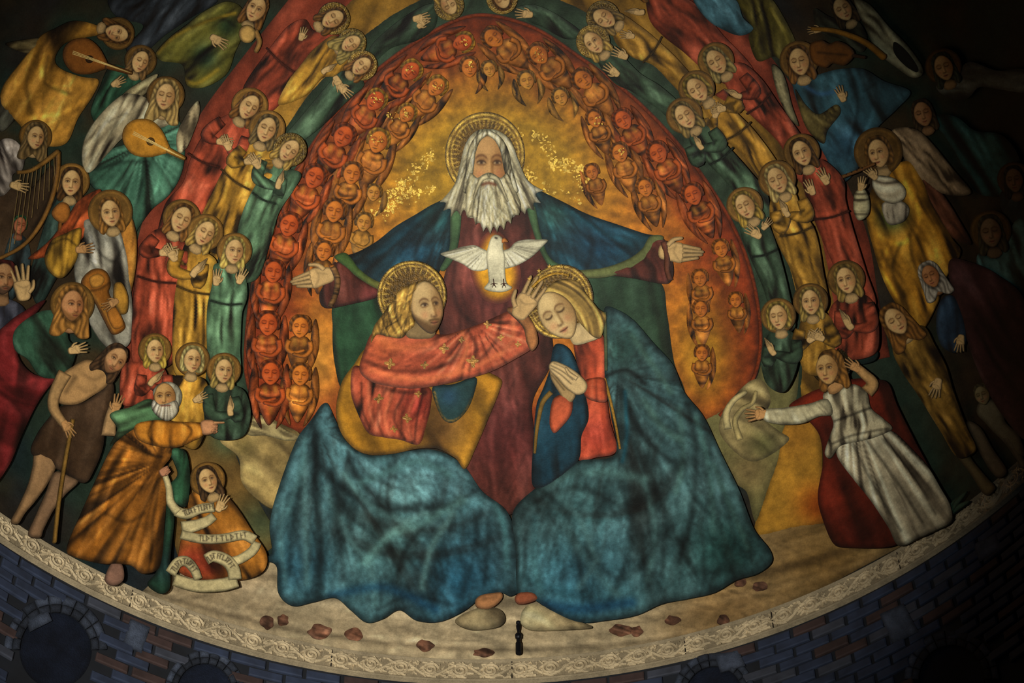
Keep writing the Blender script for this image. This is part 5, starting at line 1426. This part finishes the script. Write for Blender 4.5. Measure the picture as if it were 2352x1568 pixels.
# left edge
Pn('bearded man with a dark red cap at the left edge', (8, 640), 36, 6, .5, [(-20, 690), (30, 690), (60, 720), (40, 780), (-20, 800)], C(50, 52, 62), 40, hairc=C(92, 34, 30), style='short', eyes='open', skin=C(176, 132, 88), beard=C(70, 52, 40), ang=90, hands=('list', [(56, 686, -98, 84, 1)]))
Pn('long-haired man in a green cloak stepping right, lower left', (166, 702), 36, 6, .75, [(86, 718), (126, 714), (152, 740), (158, 780), (176, 800), (160, 850), (130, 868), (92, 862), (66, 826), (34, 800), (36, 756)], C(52, 88, 66), 66, hairc=C(160, 110, 48), style='veil', eyes='open', skin=C(196, 140, 90), beard=C(130, 88, 46), ang=60, wl=38, halo_t=.4, hands=('list', [(160, 806, -14, 46, -1)]),
   var=[(90, 780, 30, C(66, 116, 90), .7)])
o = thing('cloak', 'deep red cloak hanging from the green-clad man at the left edge', 'cloak', (50, 950), 56, OL)
obj('cloth', geo([(104, 690), (60, 712), (20, 740), (-20, 790), (-20, 1110), (20, 1070), (50, 1000), (84, 930), (120, 880), (150, 860), (80, 860), (40, 810), (60, 750)], C(120, 34, 34), s=5, z=60, relief=5, folds=[('lin', 100, 50, .8), ('arc', (90, 760), 30, .4)], edge=.5, ew=7, strokes=[([(-10, 880), (60, 880), (110, 850)], 6, 1.45, .6), ([(0, 900), (50, 950), (50, 1000)], 7, .5, .6)]), o)
# man with the staff
t = thing('person', 'bare-chested long-haired man leaning on a staff, lower left', 'person', (130, 1050), 70, OL)
obj('torso', geo([(166, 842), (200, 826), (232, 836), (252, 852), (246, 884), (214, 908), (176, 928), (136, 924), (128, 890), (140, 862)], C(190, 146, 92), s=3, z=78, relief=7, pw=24, edge=.45, ew=5, mot=.08, strokes=[([(170, 868), (150, 900)], 6, .6, .7), ([(190, 860), (214, 872), (236, 862)], 5, .72, .6), ([(180, 890), (200, 900), (220, 890)], 5, .75, .5), ([(196, 850), (186, 880)], 8, 1.15, .5)]), t, SKIN)
obj('tunic', geo([(254, 872), (262, 900), (244, 970), (236, 1030), (216, 1080), (196, 1108), (160, 1094), (120, 1068), (74, 1040), (84, 1000), (112, 960), (140, 932), (190, 924), (232, 896)], C(62, 44, 28), s=4, z=74, relief=6, folds=[('lin', 100, 40, .6)], edge=.45, ew=6), t)
obj('arm', geo(ribbon([(150, 856), (128, 900), (124, 936), (148, 974)], 32, 18, 4, tip=.3), C(192, 150, 96), s=2.8, z=88, relief=6, pw=9, edge=.45, ew=4, smooth=False), t, SKIN)
obj('arm', geo(ribbon([(250, 1000), (254, 960), (262, 930)], 34, 18, 4, tip=.3), C(190, 150, 100), s=2.8, z=88, relief=6, pw=9, edge=.45, ew=4, smooth=False), t, SKIN)
obj('hand', hand((146, 968), 58, 44, 92, thumb=-1, skin=FLESHD * 1.05), t, SKIN)
obj('hand', hand((262, 948), -72, 48, 92, thumb=-1, skin=FLESHD * 1.05), t, SKIN)
obj('leg', geo([(84, 1032), (124, 1040), (130, 1068), (110, 1110), (82, 1150), (58, 1178), (42, 1202), (26, 1196), (44, 1160), (66, 1110), (76, 1070)], C(168, 130, 88), s=3, z=72, relief=7, pw=14, edge=.5, ew=5), t, SKIN)
obj('leg', geo([(126, 1084), (160, 1092), (180, 1106), (150, 1136), (124, 1170), (100, 1216), (92, 1234), (66, 1226), (84, 1180), (106, 1130)], C(150, 116, 84), s=3, z=72, relief=7, pw=14, edge=.5, ew=5), t, SKIN)
obj('neck', geo(ribbon([(238, 852), (256, 838)], 30, 26, 4, tip=.2), C(184, 140, 90), s=2.6, z=87, relief=3, edge=.3, smooth=False), t, SKIN)
obj('hair', hair((258, 826), tilt(38), 24, 33, 'long', C(82, 58, 36), 90), t)
obj('head', face((264, 828), tilt(38), 24, 33, .35, 'open', C(196, 150, 100), 97, beard=C(110, 76, 48)), t, SKIN)
o = thing('staff', 'tall wooden staff gripped by the bare-chested man', 'staff', (126, 1244), 90)
obj('pole', geo(ribbon([(168, 962), (150, 1060), (136, 1150), (126, 1244)], 9, 9, 6, tip=.3), C(156, 116, 50), s=3, z=91, relief=4, pw=4, edge=.45, ew=2.5, smooth=False), o)
# prophet with the scroll
t = thing('person', 'grey-bearded old man in an orange gown pointing to the right', 'person', (280, 1180), 100, OL)
obj('gown', geo([(300, 972), (350, 966), (400, 968), (400, 1010), (392, 1050), (372, 1080), (384, 1120), (378, 1200), (368, 1300), (330, 1316), (300, 1296), (230, 1292), (160, 1272), (156, 1250), (190, 1170), (226, 1090), (256, 1030)], C(150, 92, 30), s=4.2, z=102, relief=7, pw=22, folds=[('rad', (370, 1060), 9, 1.0), ('lin', 112, 30, .5)], edge=.5, ew=7,
                strokes=[([(372, 1076), (330, 1110), (300, 1100), (280, 1050)], 5, 1.5, .6), ([(372, 1086), (340, 1150), (300, 1240)], 5, .45, .7), ([(366, 1100), (350, 1200), (346, 1290)], 5, .45, .7), ([(290, 1020), (240, 1110), (190, 1240)], 6, .5, .7), ([(300, 1030), (250, 1130), (220, 1250)], 5, 1.5, .6), ([(240, 1180), (290, 1200), (330, 1180)], 5, .5, .6), ([(300, 1030), (340, 1044), (370, 1050)], 4, .4, .8)]), t)
obj('sleeve', geo([(310, 974), (350, 964), (410, 968), (466, 972), (470, 996), (440, 1014), (400, 1028), (350, 1022), (316, 1006)], C(186, 116, 34), s=3.6, z=114, relief=7, pw=18, folds=[('lin', 80, 22, .9)], edge=.55, ew=5, strokes=[([(350, 968), (340, 1000), (360, 1020)], 3, .4, .7), ([(420, 972), (440, 990), (420, 1020)], 3, .4, .7)]), t)
obj('hood', geo([(254, 950), (300, 934), (340, 916), (366, 930), (400, 956), (380, 966), (330, 974), (290, 996), (254, 1022), (270, 984)], C(86, 126, 84), s=3.6, z=112, relief=6, folds=[('lin', 164, 20, .8)], edge=.5, ew=5), t)
obj('cape', geo([(388, 1032), (424, 1034), (436, 1080), (434, 1140), (426, 1164), (402, 1158), (400, 1200), (392, 1280), (390, 1350), (370, 1362), (340, 1340), (360, 1310), (378, 1220), (386, 1120), (408, 1090), (400, 1060)], C(44, 86, 58), s=4, z=100, relief=5, folds=[('lin', 92, 18, .8)], edge=.5, ew=6, var=[(380, 1300, 60, C(20, 40, 40), .9)]), t)
obj('foot', geo([(256, 1294), (280, 1296), (284, 1330), (262, 1344), (242, 1330)], C(150, 112, 92), s=3, z=98, relief=5, edge=.4, ew=4), t, SKIN)
hn = hand((466, 984), -12, 46, 116, thumb=-1, curl=0)
obj('hand', [geo([(462, 968), (484, 964), (500, 974), (496, 990), (478, 998), (464, 994)], C(206, 146, 100), s=2.2, z=118, relief=5, edge=.45, ew=3), geo(ribbon([(490, 970), (514, 970)], 6, 4, 3, tip=.5), C(206, 150, 100), s=2, z=121, relief=3, edge=.4, ew=1.6, smooth=False)] +
    [geo(ribbon([(484, 976 + 6 * k), (498, 978 + 6 * k), (492, 983 + 5 * k)], 7, 6, 3, tip=.4), C(200, 140, 96), s=2, z=121, relief=3, edge=.5, ew=1.6, smooth=False) for k in range(3)], t, SKIN)
obj('hand', fist((378, 1082), -30, 26, 120, C(196, 136, 100)), t, SKIN)
obj('hair', geo([(352, 902), (362, 884), (384, 876), (406, 884), (418, 906), (412, 932), (396, 940), (368, 930)], C(150, 146, 124), s=2.4, z=117, relief=5, edge=.4, ew=4, folds=[('lin', 100, 8, .6)]), t)
obj('head', face((379, 912), tilt(-4), 25, 33, -.3, 'open', C(196, 152, 92), 122), t, SKIN)
obj('beard', geo([(352, 918), (366, 928), (384, 926), (404, 920), (410, 940), (400, 958), (384, 966), (364, 956), (350, 938)], C(206, 196, 168), s=2.3, z=131, relief=5, edge=.45, ew=3, folds=[('rad', (382, 880), 12, .6)], strokes=[([(370, 932), (390, 931)], 2, C(110, 60, 44), .9)]), t)
# scroll
o = thing('scroll', 'long curling white scroll with dark lettering falling from the old man\'s hand', 'scroll', (480, 1250), 96)
INKS = C(70, 60, 46)


def glyphs(pts, hgt, n):
    L = spline(pts, 3, False)
    idx = np.linspace(0, len(L) - 2, n).astype(int)
    st = []
    for q, i in enumerate(idx):
        d = L[i + 1] - L[i]
        d /= np.linalg.norm(d)
        nn = np.array([d[1], -d[0]])
        p = L[i]
        kind = q % 5
        a, b = p - nn * hgt / 2, p + nn * hgt / 2
        st.append(([a, b], 1.3, INKS, .9))
        if kind in (0, 3):
            st.append(([b - d * 4, b + d * 4], 1.2, INKS, .8))
        if kind == 1:
            st.append(([a, a + d * 5], 1.2, INKS, .8))
        if kind == 2:
            st.append(([b, b + d * 6 - nn * hgt * .5, a], 1.2, INKS, .8))
        if kind == 4:
            st.append(([p, p + d * 4], 1.2, INKS, .7))
    return st


SW = C(206, 190, 138)
for pts, w0, w1, z, gl in [([(378, 1086), (388, 1120), (392, 1152), (410, 1176)], 12, 20, 110, None), ([(404, 1172), (430, 1180), (460, 1168), (492, 1164)], 22, 22, 108, [(424, 1178), (456, 1168), (490, 1162)]), ([(418, 1212), (450, 1206), (476, 1196), (492, 1184)], 30, 20, 104, None),
                           ([(416, 1226), (460, 1236), (510, 1236), (560, 1228), (586, 1240)], 20, 22, 108, [(460, 1236), (510, 1236), (564, 1228)]), ([(590, 1244), (580, 1264), (550, 1284), (520, 1290)], 22, 20, 106, None), ([(474, 1284), (492, 1276), (520, 1286), (536, 1306), (540, 1330)], 24, 30, 110, [(476, 1286), (494, 1276), (520, 1284), (534, 1302)]),
                           ([(392, 1316), (408, 1292), (428, 1288), (446, 1306), (456, 1330)], 26, 18, 108, [(398, 1308), (412, 1292), (432, 1290), (448, 1310)]), ([(400, 1330), (450, 1344), (510, 1342), (545, 1332)], 26, 30, 103, None)]:
    obj('fold', geo(ribbon(pts, w0, w1, 4, tip=0), SW, s=2.2, z=z, relief=3, pw=8, edge=.4, ew=3, mot=.14, smooth=False, strokes=glyphs(gl, 11, 11) if gl else ()), o)
Pn('small dark-haired figure in an orange gown sitting behind the scroll', (478, 1104), 29, -18, .2, [(436, 1136), (470, 1128), (516, 1136), (548, 1170), (580, 1220), (612, 1270), (606, 1310), (560, 1330), (470, 1330), (412, 1310), (414, 1250), (430, 1190)], C(164, 104, 34), 84, hairc=C(74, 52, 30), style='long', eyes='open', ang=64, wl=34, hands=('list', [(500, 1172, -62, 44, 1)]), halo_t=.4, var=[(440, 1290, 50, C(140, 50, 30), .95), (480, 1300, 40, C(140, 50, 30), .9)])

# ================================================================== OUTER FIGURES, right
Pn('blue-robed figure cut by the top edge beside the red angel', (1640, -50), 28, -40, 0, [(1590, -10), (1640, -20), (1690, 0), (1706, 40), (1730, 66), (1700, 82), (1656, 66), (1620, 40)], C(56, 94, 106), 20, ang=50)
Pn('olive-robed dark figure at the top right, standing behind the violinist', (1790, -50), 28, -20, 0, [(1690, -10), (1760, -10), (1800, 40), (1830, 110), (1810, 150), (1780, 130), (1740, 140), (1720, 90), (1724, 60)], C(84, 76, 28), 12, ang=76, strokes=[([(1735, 20), (1740, 80), (1730, 120)], 3, 1.6, .7), ([(1770, 20), (1800, 70), (1815, 110)], 3, 1.6, .7)])
A('violin-playing angel in a blue mantle, upper right', (1836, 142), 32, -14, -.3, [(1820, 178), (1862, 176), (1920, 160), (1980, 158), (2030, 186), (2090, 210), (2060, 250), (2010, 300), (1985, 360), (1960, 400), (1926, 420), (1896, 360), (1862, 300), (1836, 250)], C(56, 96, 108), 30, hairc=BROWN * 1.1, ang=64, wl=34, st=.95, group='angel musicians', halo_t=.35, hands=('list', [(1938, 232, -112, 40, 1)]),
  wings=[([(1772, 150), (1792, 160), (1806, 190), (1818, 240), (1834, 290), (1806, 260), (1784, 210)], C(150, 140, 100), 70), ([(1826, 206), (1850, 240), (1880, 262), (1920, 240), (1930, 260), (1900, 300), (1890, 330), (1850, 290)], C(110, 96, 50), 40, 12)],
  strokes=[([(1840, 190), (1880, 215), (1920, 210)], 5, C(60, 110, 160), .6), ([(1960, 180), (1970, 260), (1950, 350)], 6, .5, .7), ([(1990, 180), (2010, 240), (1990, 300)], 5, 1.5, .5)], var=[(1950, 330, 50, C(50, 92, 122), .6)])
o = thing('violin', 'dark brown violin with its bow in the blue-mantled angel\'s hands', 'violin', (1910, 120), 60)
obj('body', geo([(1862, 100), (1886, 92), (1904, 100), (1924, 94), (1950, 106), (1962, 126), (1940, 150), (1912, 146), (1896, 156), (1870, 146), (1860, 124)], C(112, 68, 24), s=3.2, z=62, relief=6, pw=14, edge=.5, ew=4, strokes=[([(1880, 120), (1946, 126)], 3, .5, .7)]), o)
obj('neck', geo(ribbon([(1950, 126), (1986, 132)], 9, 7, 4, tip=.3), C(60, 40, 22), s=2.6, z=64, relief=3, edge=.4, ew=2, smooth=False), o)
obj('bow', geo(ribbon([(1862, 66), (1920, 72), (1984, 96), (2030, 132)], 9, 16, 6, tip=.3), C(160, 112, 34), s=3, z=60, relief=3, edge=.4, ew=3, smooth=False), o)
Pn('bearded dark figure with a wide white sleeve, top right', (1936, 22), 28, -30, .2, [(1870, 20), (1910, 40), (1960, 40), (1990, 80), (1980, 120), (1930, 90), (1880, 70)], C(60, 62, 46), 22, hairc=C(60, 48, 30), skin=C(186, 160, 110), ang=40, hands=('list', [(1886, 68, 176, 34, 1)]))
o = thing('sleeve', 'long hanging white sleeve with a dark opening, top right', 'sleeve', (2060, 110), 30, OL)
obj('cloth', geo([(1962, 0), (1996, 10), (2040, 60), (2080, 100), (2116, 150), (2118, 172), (2094, 178), (2060, 156), (2016, 120), (1990, 70)], C(150, 152, 120), s=4, z=34, relief=5, folds=[('lin', 48, 18, .7)], edge=.5, ew=5), o)
obj('opening', geo([(2054, 96), (2080, 116), (2106, 152), (2106, 166), (2080, 152), (2054, 122)], C(24, 32, 28), s=4, z=42, relief=-1, edge=.3), o)
Pn('shadowed white-haired angel with a broad white wing at the right edge', (2168, 156), 30, -20, -.1, [(2150, 196), (2200, 160), (2230, 142), (2290, 162), (2352, 160), (2360, 210), (2300, 206), (2250, 200), (2222, 226), (2180, 226)], C(116, 124, 112), 20, hairc=C(60, 72, 54), ang=8, wl=30, halo_t=.2)
Pn('shadowed face in a brown hood beneath the white-winged angel, far right', (2120, 262), 29, -16, 0, [(2130, 280), (2160, 262), (2200, 270), (2240, 300), (2300, 310), (2340, 360), (2352, 440), (2300, 450), (2240, 440), (2200, 360), (2160, 300)], C(40, 84, 80), 20, hairc=C(70, 56, 36), skin=C(176, 132, 86), ang=56, wl=40)
A('flute-playing angel in an ochre mantle, right', (2018, 352), 33, -14, -.6, [(2060, 376), (2092, 372), (2116, 410), (2150, 480), (2186, 546), (2206, 580), (2170, 640), (2150, 700), (2110, 760), (2060, 700), (2028, 640), (2006, 570), (1990, 500), (2000, 440), (2030, 400)], C(186, 128, 36), 44, hairc=C(120, 82, 34), style='bob', eyes='open', ang=66, wl=30, st=1.0, group='angel musicians', halo_t=.3, hr=1.7,
  wings=[([(2046, 306), (2070, 292), (2110, 300), (2150, 340), (2190, 390), (2230, 440), (2200, 450), (2150, 440), (2120, 420), (2090, 390), (2070, 350)], C(150, 126, 92), 48), ([(2110, 400), (2160, 440), (2200, 500), (2230, 560), (2180, 540), (2140, 480)], C(96, 54, 34), 56)],
  var=[(2050, 500, 34, C(40, 76, 44), .9)], strokes=[([(2080, 420), (2110, 480), (2100, 540), (2060, 560), (2020, 540)], 6, 1.5, .6), ([(2070, 560), (2050, 620), (2080, 680)], 5, .45, .7), ([(2090, 540), (2100, 600), (2120, 660)], 5, .45, .7), ([(2040, 570), (2030, 620), (2060, 680)], 5, 1.5, .6)])
t = thing('sleeve', 'white puffed sleeve and bodice of the flute player', 'sleeve', (2050, 460), 60, OL)
obj('cloth', geo([(2010, 404), (2050, 408), (2078, 432), (2076, 456), (2050, 468), (2022, 456), (2004, 428)], C(196, 184, 150), s=3.2, z=62, relief=7, pw=14, folds=[('arc', (2040, 380), 14, .6)], edge=.5, ew=4), t)
obj('bodice', geo([(2028, 466), (2070, 462), (2088, 480), (2076, 508), (2044, 516), (2030, 496)], C(170, 160, 136), s=3.2, z=58, relief=4, folds=[('lin', 86, 12, .8)], edge=.5, ew=4), t)
obj('hand', hand((2012, 410), -132, 40, 70, thumb=1), t, SKIN)
t = thing('sleeve', 'lower white sleeve of the flute player beside the red angel', 'sleeve', (1975, 470), 70, OL)
obj('cloth', geo([(1964, 442), (1984, 434), (1996, 460), (1994, 492), (1972, 506), (1960, 480)], C(196, 186, 140), s=3.2, z=96, relief=6, pw=12, folds=[('arc', (1980, 420), 13, .7)], edge=.5, ew=4), t)
obj('hand', hand((1976, 438), -82, 36, 98, thumb=1), t, SKIN)
o = thing('flute', 'slim wooden flute at the lips of the ochre-mantled angel', 'flute', (1970, 396), 80)
tb = obj('tube', geo(ribbon([(1934, 406), (1966, 394), (2008, 376)], 8, 7, 4, tip=.2), C(136, 88, 40), s=2.4, z=104, relief=3, pw=3, edge=.45, ew=2, smooth=False), o)
for k in range(4):
    x = 1944 + 12 * k
    obj('finger_hole', geo(ell(x, 406 - (x - 1934) * .40 - 2, 1.8, 1.8, 0, 9), C(30, 20, 12), s=2, z=108, relief=0, edge=0, smooth=False, skirt=2), tb)
Pn('dark figure in a broad black halo at the far right edge', (2330, 414), 28, -10, -.2, [(2300, 440), (2352, 440), (2370, 520), (2310, 500)], C(40, 50, 48), 26, hairc=C(34, 32, 28), ang=90, skin=C(140, 110, 76), halo_t=.16)
Pn('teal-sleeved figure in shadow at the right edge', (2276, 534), 34, -10, 0, [(2250, 580), (2290, 590), (2330, 510), (2360, 500), (2360, 740), (2320, 690), (2270, 640), (2244, 610)], C(76, 116, 108), 30, hairc=C(70, 64, 40), skin=C(130, 104, 72), ang=70, halo_t=.18)
Pn('white-hooded woman bowing toward the ochre mantle, right', (2138, 634), 27, -26, -.4, [(2180, 600), (2230, 602), (2290, 630), (2352, 690), (2360, 900), (2360, 1010), (2300, 950), (2250, 860), (2214, 760), (2190, 690)], C(62, 34, 34), 52, hairc=C(176, 166, 146), style='veil', ang=60, wl=46, skin=C(180, 124, 76))
t = thing('sleeve', 'dark blue sleeve with a hanging hand below the white hood', 'sleeve', (2190, 750), 48, OL)
obj('cloth', geo([(2160, 690), (2190, 680), (2214, 740), (2216, 790), (2190, 810), (2160, 790), (2150, 740)], C(32, 52, 70), s=4, z=58, relief=5, folds=[('lin', 80, 22, .8)], edge=.4, ew=5), t)
obj('hand', hand((2208, 770), 100, 42, 64, thumb=1), t, SKIN)
Pn('woman covered by long brown hair, standing at the right', (2058, 738), 33, -34, .25, [(2074, 760), (2120, 748), (2146, 790), (2172, 840), (2190, 900), (2220, 980), (2240, 1030), (2200, 1050), (2160, 990), (2110, 910), (2070, 850), (2050, 800)], C(140, 104, 40), 62, hairc=C(128, 84, 34), style='veil', ang=62, wl=18, st=1.0, hands=('list', [(2156, 870, 106, 48, 1)]))
t = thing('legs', 'bare legs showing below the long brown hair, lower right', 'legs', (2260, 1110), 40, OL)
obj('leg', geo([(2184, 1010), (2210, 1020), (2236, 1060), (2270, 1100), (2286, 1120), (2262, 1136), (2230, 1090), (2200, 1050)], C(110, 96, 62), s=4, z=46, relief=5, edge=.5, ew=5), t, SKIN)
obj('leg', geo([(2220, 970), (2250, 980), (2280, 1030), (2312, 1080), (2290, 1096), (2256, 1050)], C(104, 92, 70), s=4, z=44, relief=5, edge=.5, ew=5), t, SKIN)
t = thing('person', 'small bare child standing in shadow at the right edge', 'person', (2300, 980), 40, OL)
obj('body', geo([(2248, 926), (2276, 916), (2300, 940), (2310, 970), (2340, 1000), (2352, 1040), (2340, 1060), (2310, 1020), (2280, 990), (2262, 970), (2244, 950)], C(110, 104, 80), s=4, z=46, relief=6, edge=.45, ew=5), t, SKIN)
obj('leg', geo(ribbon([(2310, 1000), (2334, 1036), (2350, 1070)], 22, 14, 5, tip=.3), C(104, 98, 78), s=3.5, z=48, relief=5, edge=.45, ew=4, smooth=False), t, SKIN)
obj('hair', hair((2258, 906), tilt(-20), 17, 22, 'short', C(90, 84, 56), 52), t)
obj('head', face((2256, 908), tilt(-20), 17, 22, -.3, 'closed', C(130, 120, 84), 57), t, SKIN)
# woman in white
o = thing('cloak', 'dark red cloak swinging behind the woman in white', 'cloak', (1960, 1150), 60, OL)
obj('cloth', geo([(1900, 886), (1850, 906), (1812, 934), (1850, 960), (1882, 1000), (1890, 1060), (1878, 1140), (1892, 1200), (1914, 1248), (1940, 1256), (2052, 1252), (2090, 1200), (2160, 1180), (2140, 1090), (2100, 1010), (2060, 930), (2040, 880), (2010, 870), (1960, 870)], C(112, 36, 20), s=5, z=70, relief=4, folds=[('lin', 70, 60, .7)], edge=.4, ew=7, var=[(2080, 1080, 80, C(44, 18, 16), .8), (1990, 1220, 60, C(50, 18, 14), .8), (1860, 940, 40, C(140, 44, 16), .6)]), o)
t = thing('person', 'woman in a pleated white dress stretching an arm to the left', 'person', (2040, 1150), 80, OL)
obj('skirt', geo([(1920, 1012), (1960, 996), (2010, 986), (2050, 990), (2090, 1026), (2130, 1070), (2160, 1120), (2182, 1160), (2184, 1196), (2150, 1216), (2110, 1234), (2064, 1252), (2040, 1210), (2000, 1150), (1960, 1100), (1924, 1050)], C(196, 184, 150), s=4, z=84, relief=6, folds=[('rad', (1950, 900), 16, 1.0)], edge=.5, ew=6, strokes=[([(1960, 1020), (2000, 1100), (2070, 1220)], 4, .5, .8), ([(1990, 1010), (2050, 1090), (2120, 1200)], 4, .5, .8), ([(2030, 1010), (2090, 1080), (2150, 1180)], 4, .55, .8), ([(1940, 1030), (1980, 1100), (2040, 1190)], 5, 1.2, .6)]), t)
obj('bodice', geo([(1890, 908), (1926, 894), (1960, 882), (1990, 900), (2000, 936), (2030, 962), (2048, 984), (2010, 1004), (1970, 1014), (1930, 1024), (1906, 1052), (1894, 1040), (1906, 1000), (1914, 970)], C(200, 188, 150), s=3.6, z=92, relief=6, folds=[('lin', 86, 15, .9)], edge=.5, ew=5, strokes=[([(1916, 968), (1960, 952), (2002, 936)], 3, .4, .9), ([(1912, 1020), (1960, 1000), (2040, 984)], 3, .45, .8)]), t)
obj('sleeve', geo([(1900, 916), (1860, 926), (1800, 936), (1758, 940), (1754, 964), (1790, 974), (1840, 972), (1880, 956), (1912, 950)], C(204, 194, 152), s=3.4, z=98, relief=7, pw=16, folds=[('lin', 60, 16, .6)], edge=.5, ew=5), t)
obj('hand', hand((1762, 950), 176, 54, 100, thumb=1, skin=FLESHD * 1.08), t, SKIN)
obj('arm', geo(ribbon([(1990, 900), (2004, 880), (1984, 858), (1966, 842)], 30, 18, 4, tip=.2), C(196, 152, 94), s=3, z=100, relief=6, pw=9, edge=.45, ew=4, smooth=False), t, SKIN)
obj('hand', hand((1974, 850), -146, 44, 104, thumb=1, skin=FLESHD * 1.08), t, SKIN)
obj('neck', geo(ribbon([(1904, 868), (1922, 892)], 30, 44, 4, tip=.2), FLESHD, s=2.8, z=99, relief=3, edge=.3, smooth=False), t, SKIN)
obj('halo', halo((1908, 838), 46, 90, .3), t, GOLD)
obj('hair', hair((1904, 846), tilt(-10), 26, 35, 'long', C(140, 94, 38), 102, shift=.25), t)
obj('head', face((1900, 848), tilt(-10), 26, 35, -.5, 'open', C(200, 160, 98), 109), t, SKIN)
o = thing('cloth', 'dark green oval cap of cloth behind the woman\'s raised hand', 'cloth', (2000, 800), 60)
obj('cloth', geo([(1952, 812), (1980, 800), (2014, 806), (2010, 826), (1980, 836), (1958, 828)], C(22, 40, 36), s=4, z=68, relief=2, edge=.3), o)
# small leafy plant on the ledge, far right
o = thing('plant', 'small dark leafy plant on the ledge right of the white skirt', 'plant', (2190, 1178), 60)
for a, b in (((2180, 1178), (2206, 1140)), ((2184, 1180), (2220, 1128)), ((2186, 1180), (2200, 1150)), ((2182, 1182), (2226, 1150))):
    m = ((a[0] + b[0]) / 2 - 6, (a[1] + b[1]) / 2)
    obj('leaf', geo(ribbon([a, m, b], 3, 2, 4, tip=.5, wm=11), C(54, 84, 66), s=3, z=66 + random.uniform(0, 6), relief=2, edge=.4, ew=2.5, smooth=False), o)

# ================================================================== iron bracket on the ledge
def lathe(name, prof, at_px, base_py, parent):
    p, n = dome(np.array([at_px], float), np.array([base_py], float), .06)
    P = p[0]
    V, F, m = [], [], 14
    for (r, zz) in prof:
        for k in range(m):
            V.append((r * math.cos(k * 2 * math.pi / m), r * math.sin(k * 2 * math.pi / m), zz))
    for i in range(len(prof) - 1):
        for k in range(m):
            F.append((i * m + k, i * m + (k + 1) % m, (i + 1) * m + (k + 1) % m, (i + 1) * m + k))
    F.append(tuple(range(m))[::-1])
    F.append(tuple((len(prof) - 1) * m + k for k in range(m)))
    me = bpy.data.meshes.new(name)
    me.from_pydata(V, [], F)
    me.materials.append(IRON)
    o = bpy.data.objects.new(name, me)
    COL.objects.link(o)
    o.parent = parent
    return o, P


ib = bpy.data.objects.new('iron_bracket', None)
COL.objects.link(ib)
ib['label'] = 'small dark iron bracket standing on the middle of the cornice'
ib['category'] = 'bracket'
o1, P = lathe('post', [(.020, 0), (.020, .09), (.014, .10), (.014, .13), (.022, .14), (.024, .165), (.012, .185)], 1191, 1500, ib)
ib.location = Vector(P) + Vector((0, 0, ZS))
o2, _ = lathe('finial', [(.012, .18), (.009, .20), (.014, .225), (.016, .25), (.012, .262), (.016, .27), (.016, .285), (.004, .292)], 1191, 1500, ib)
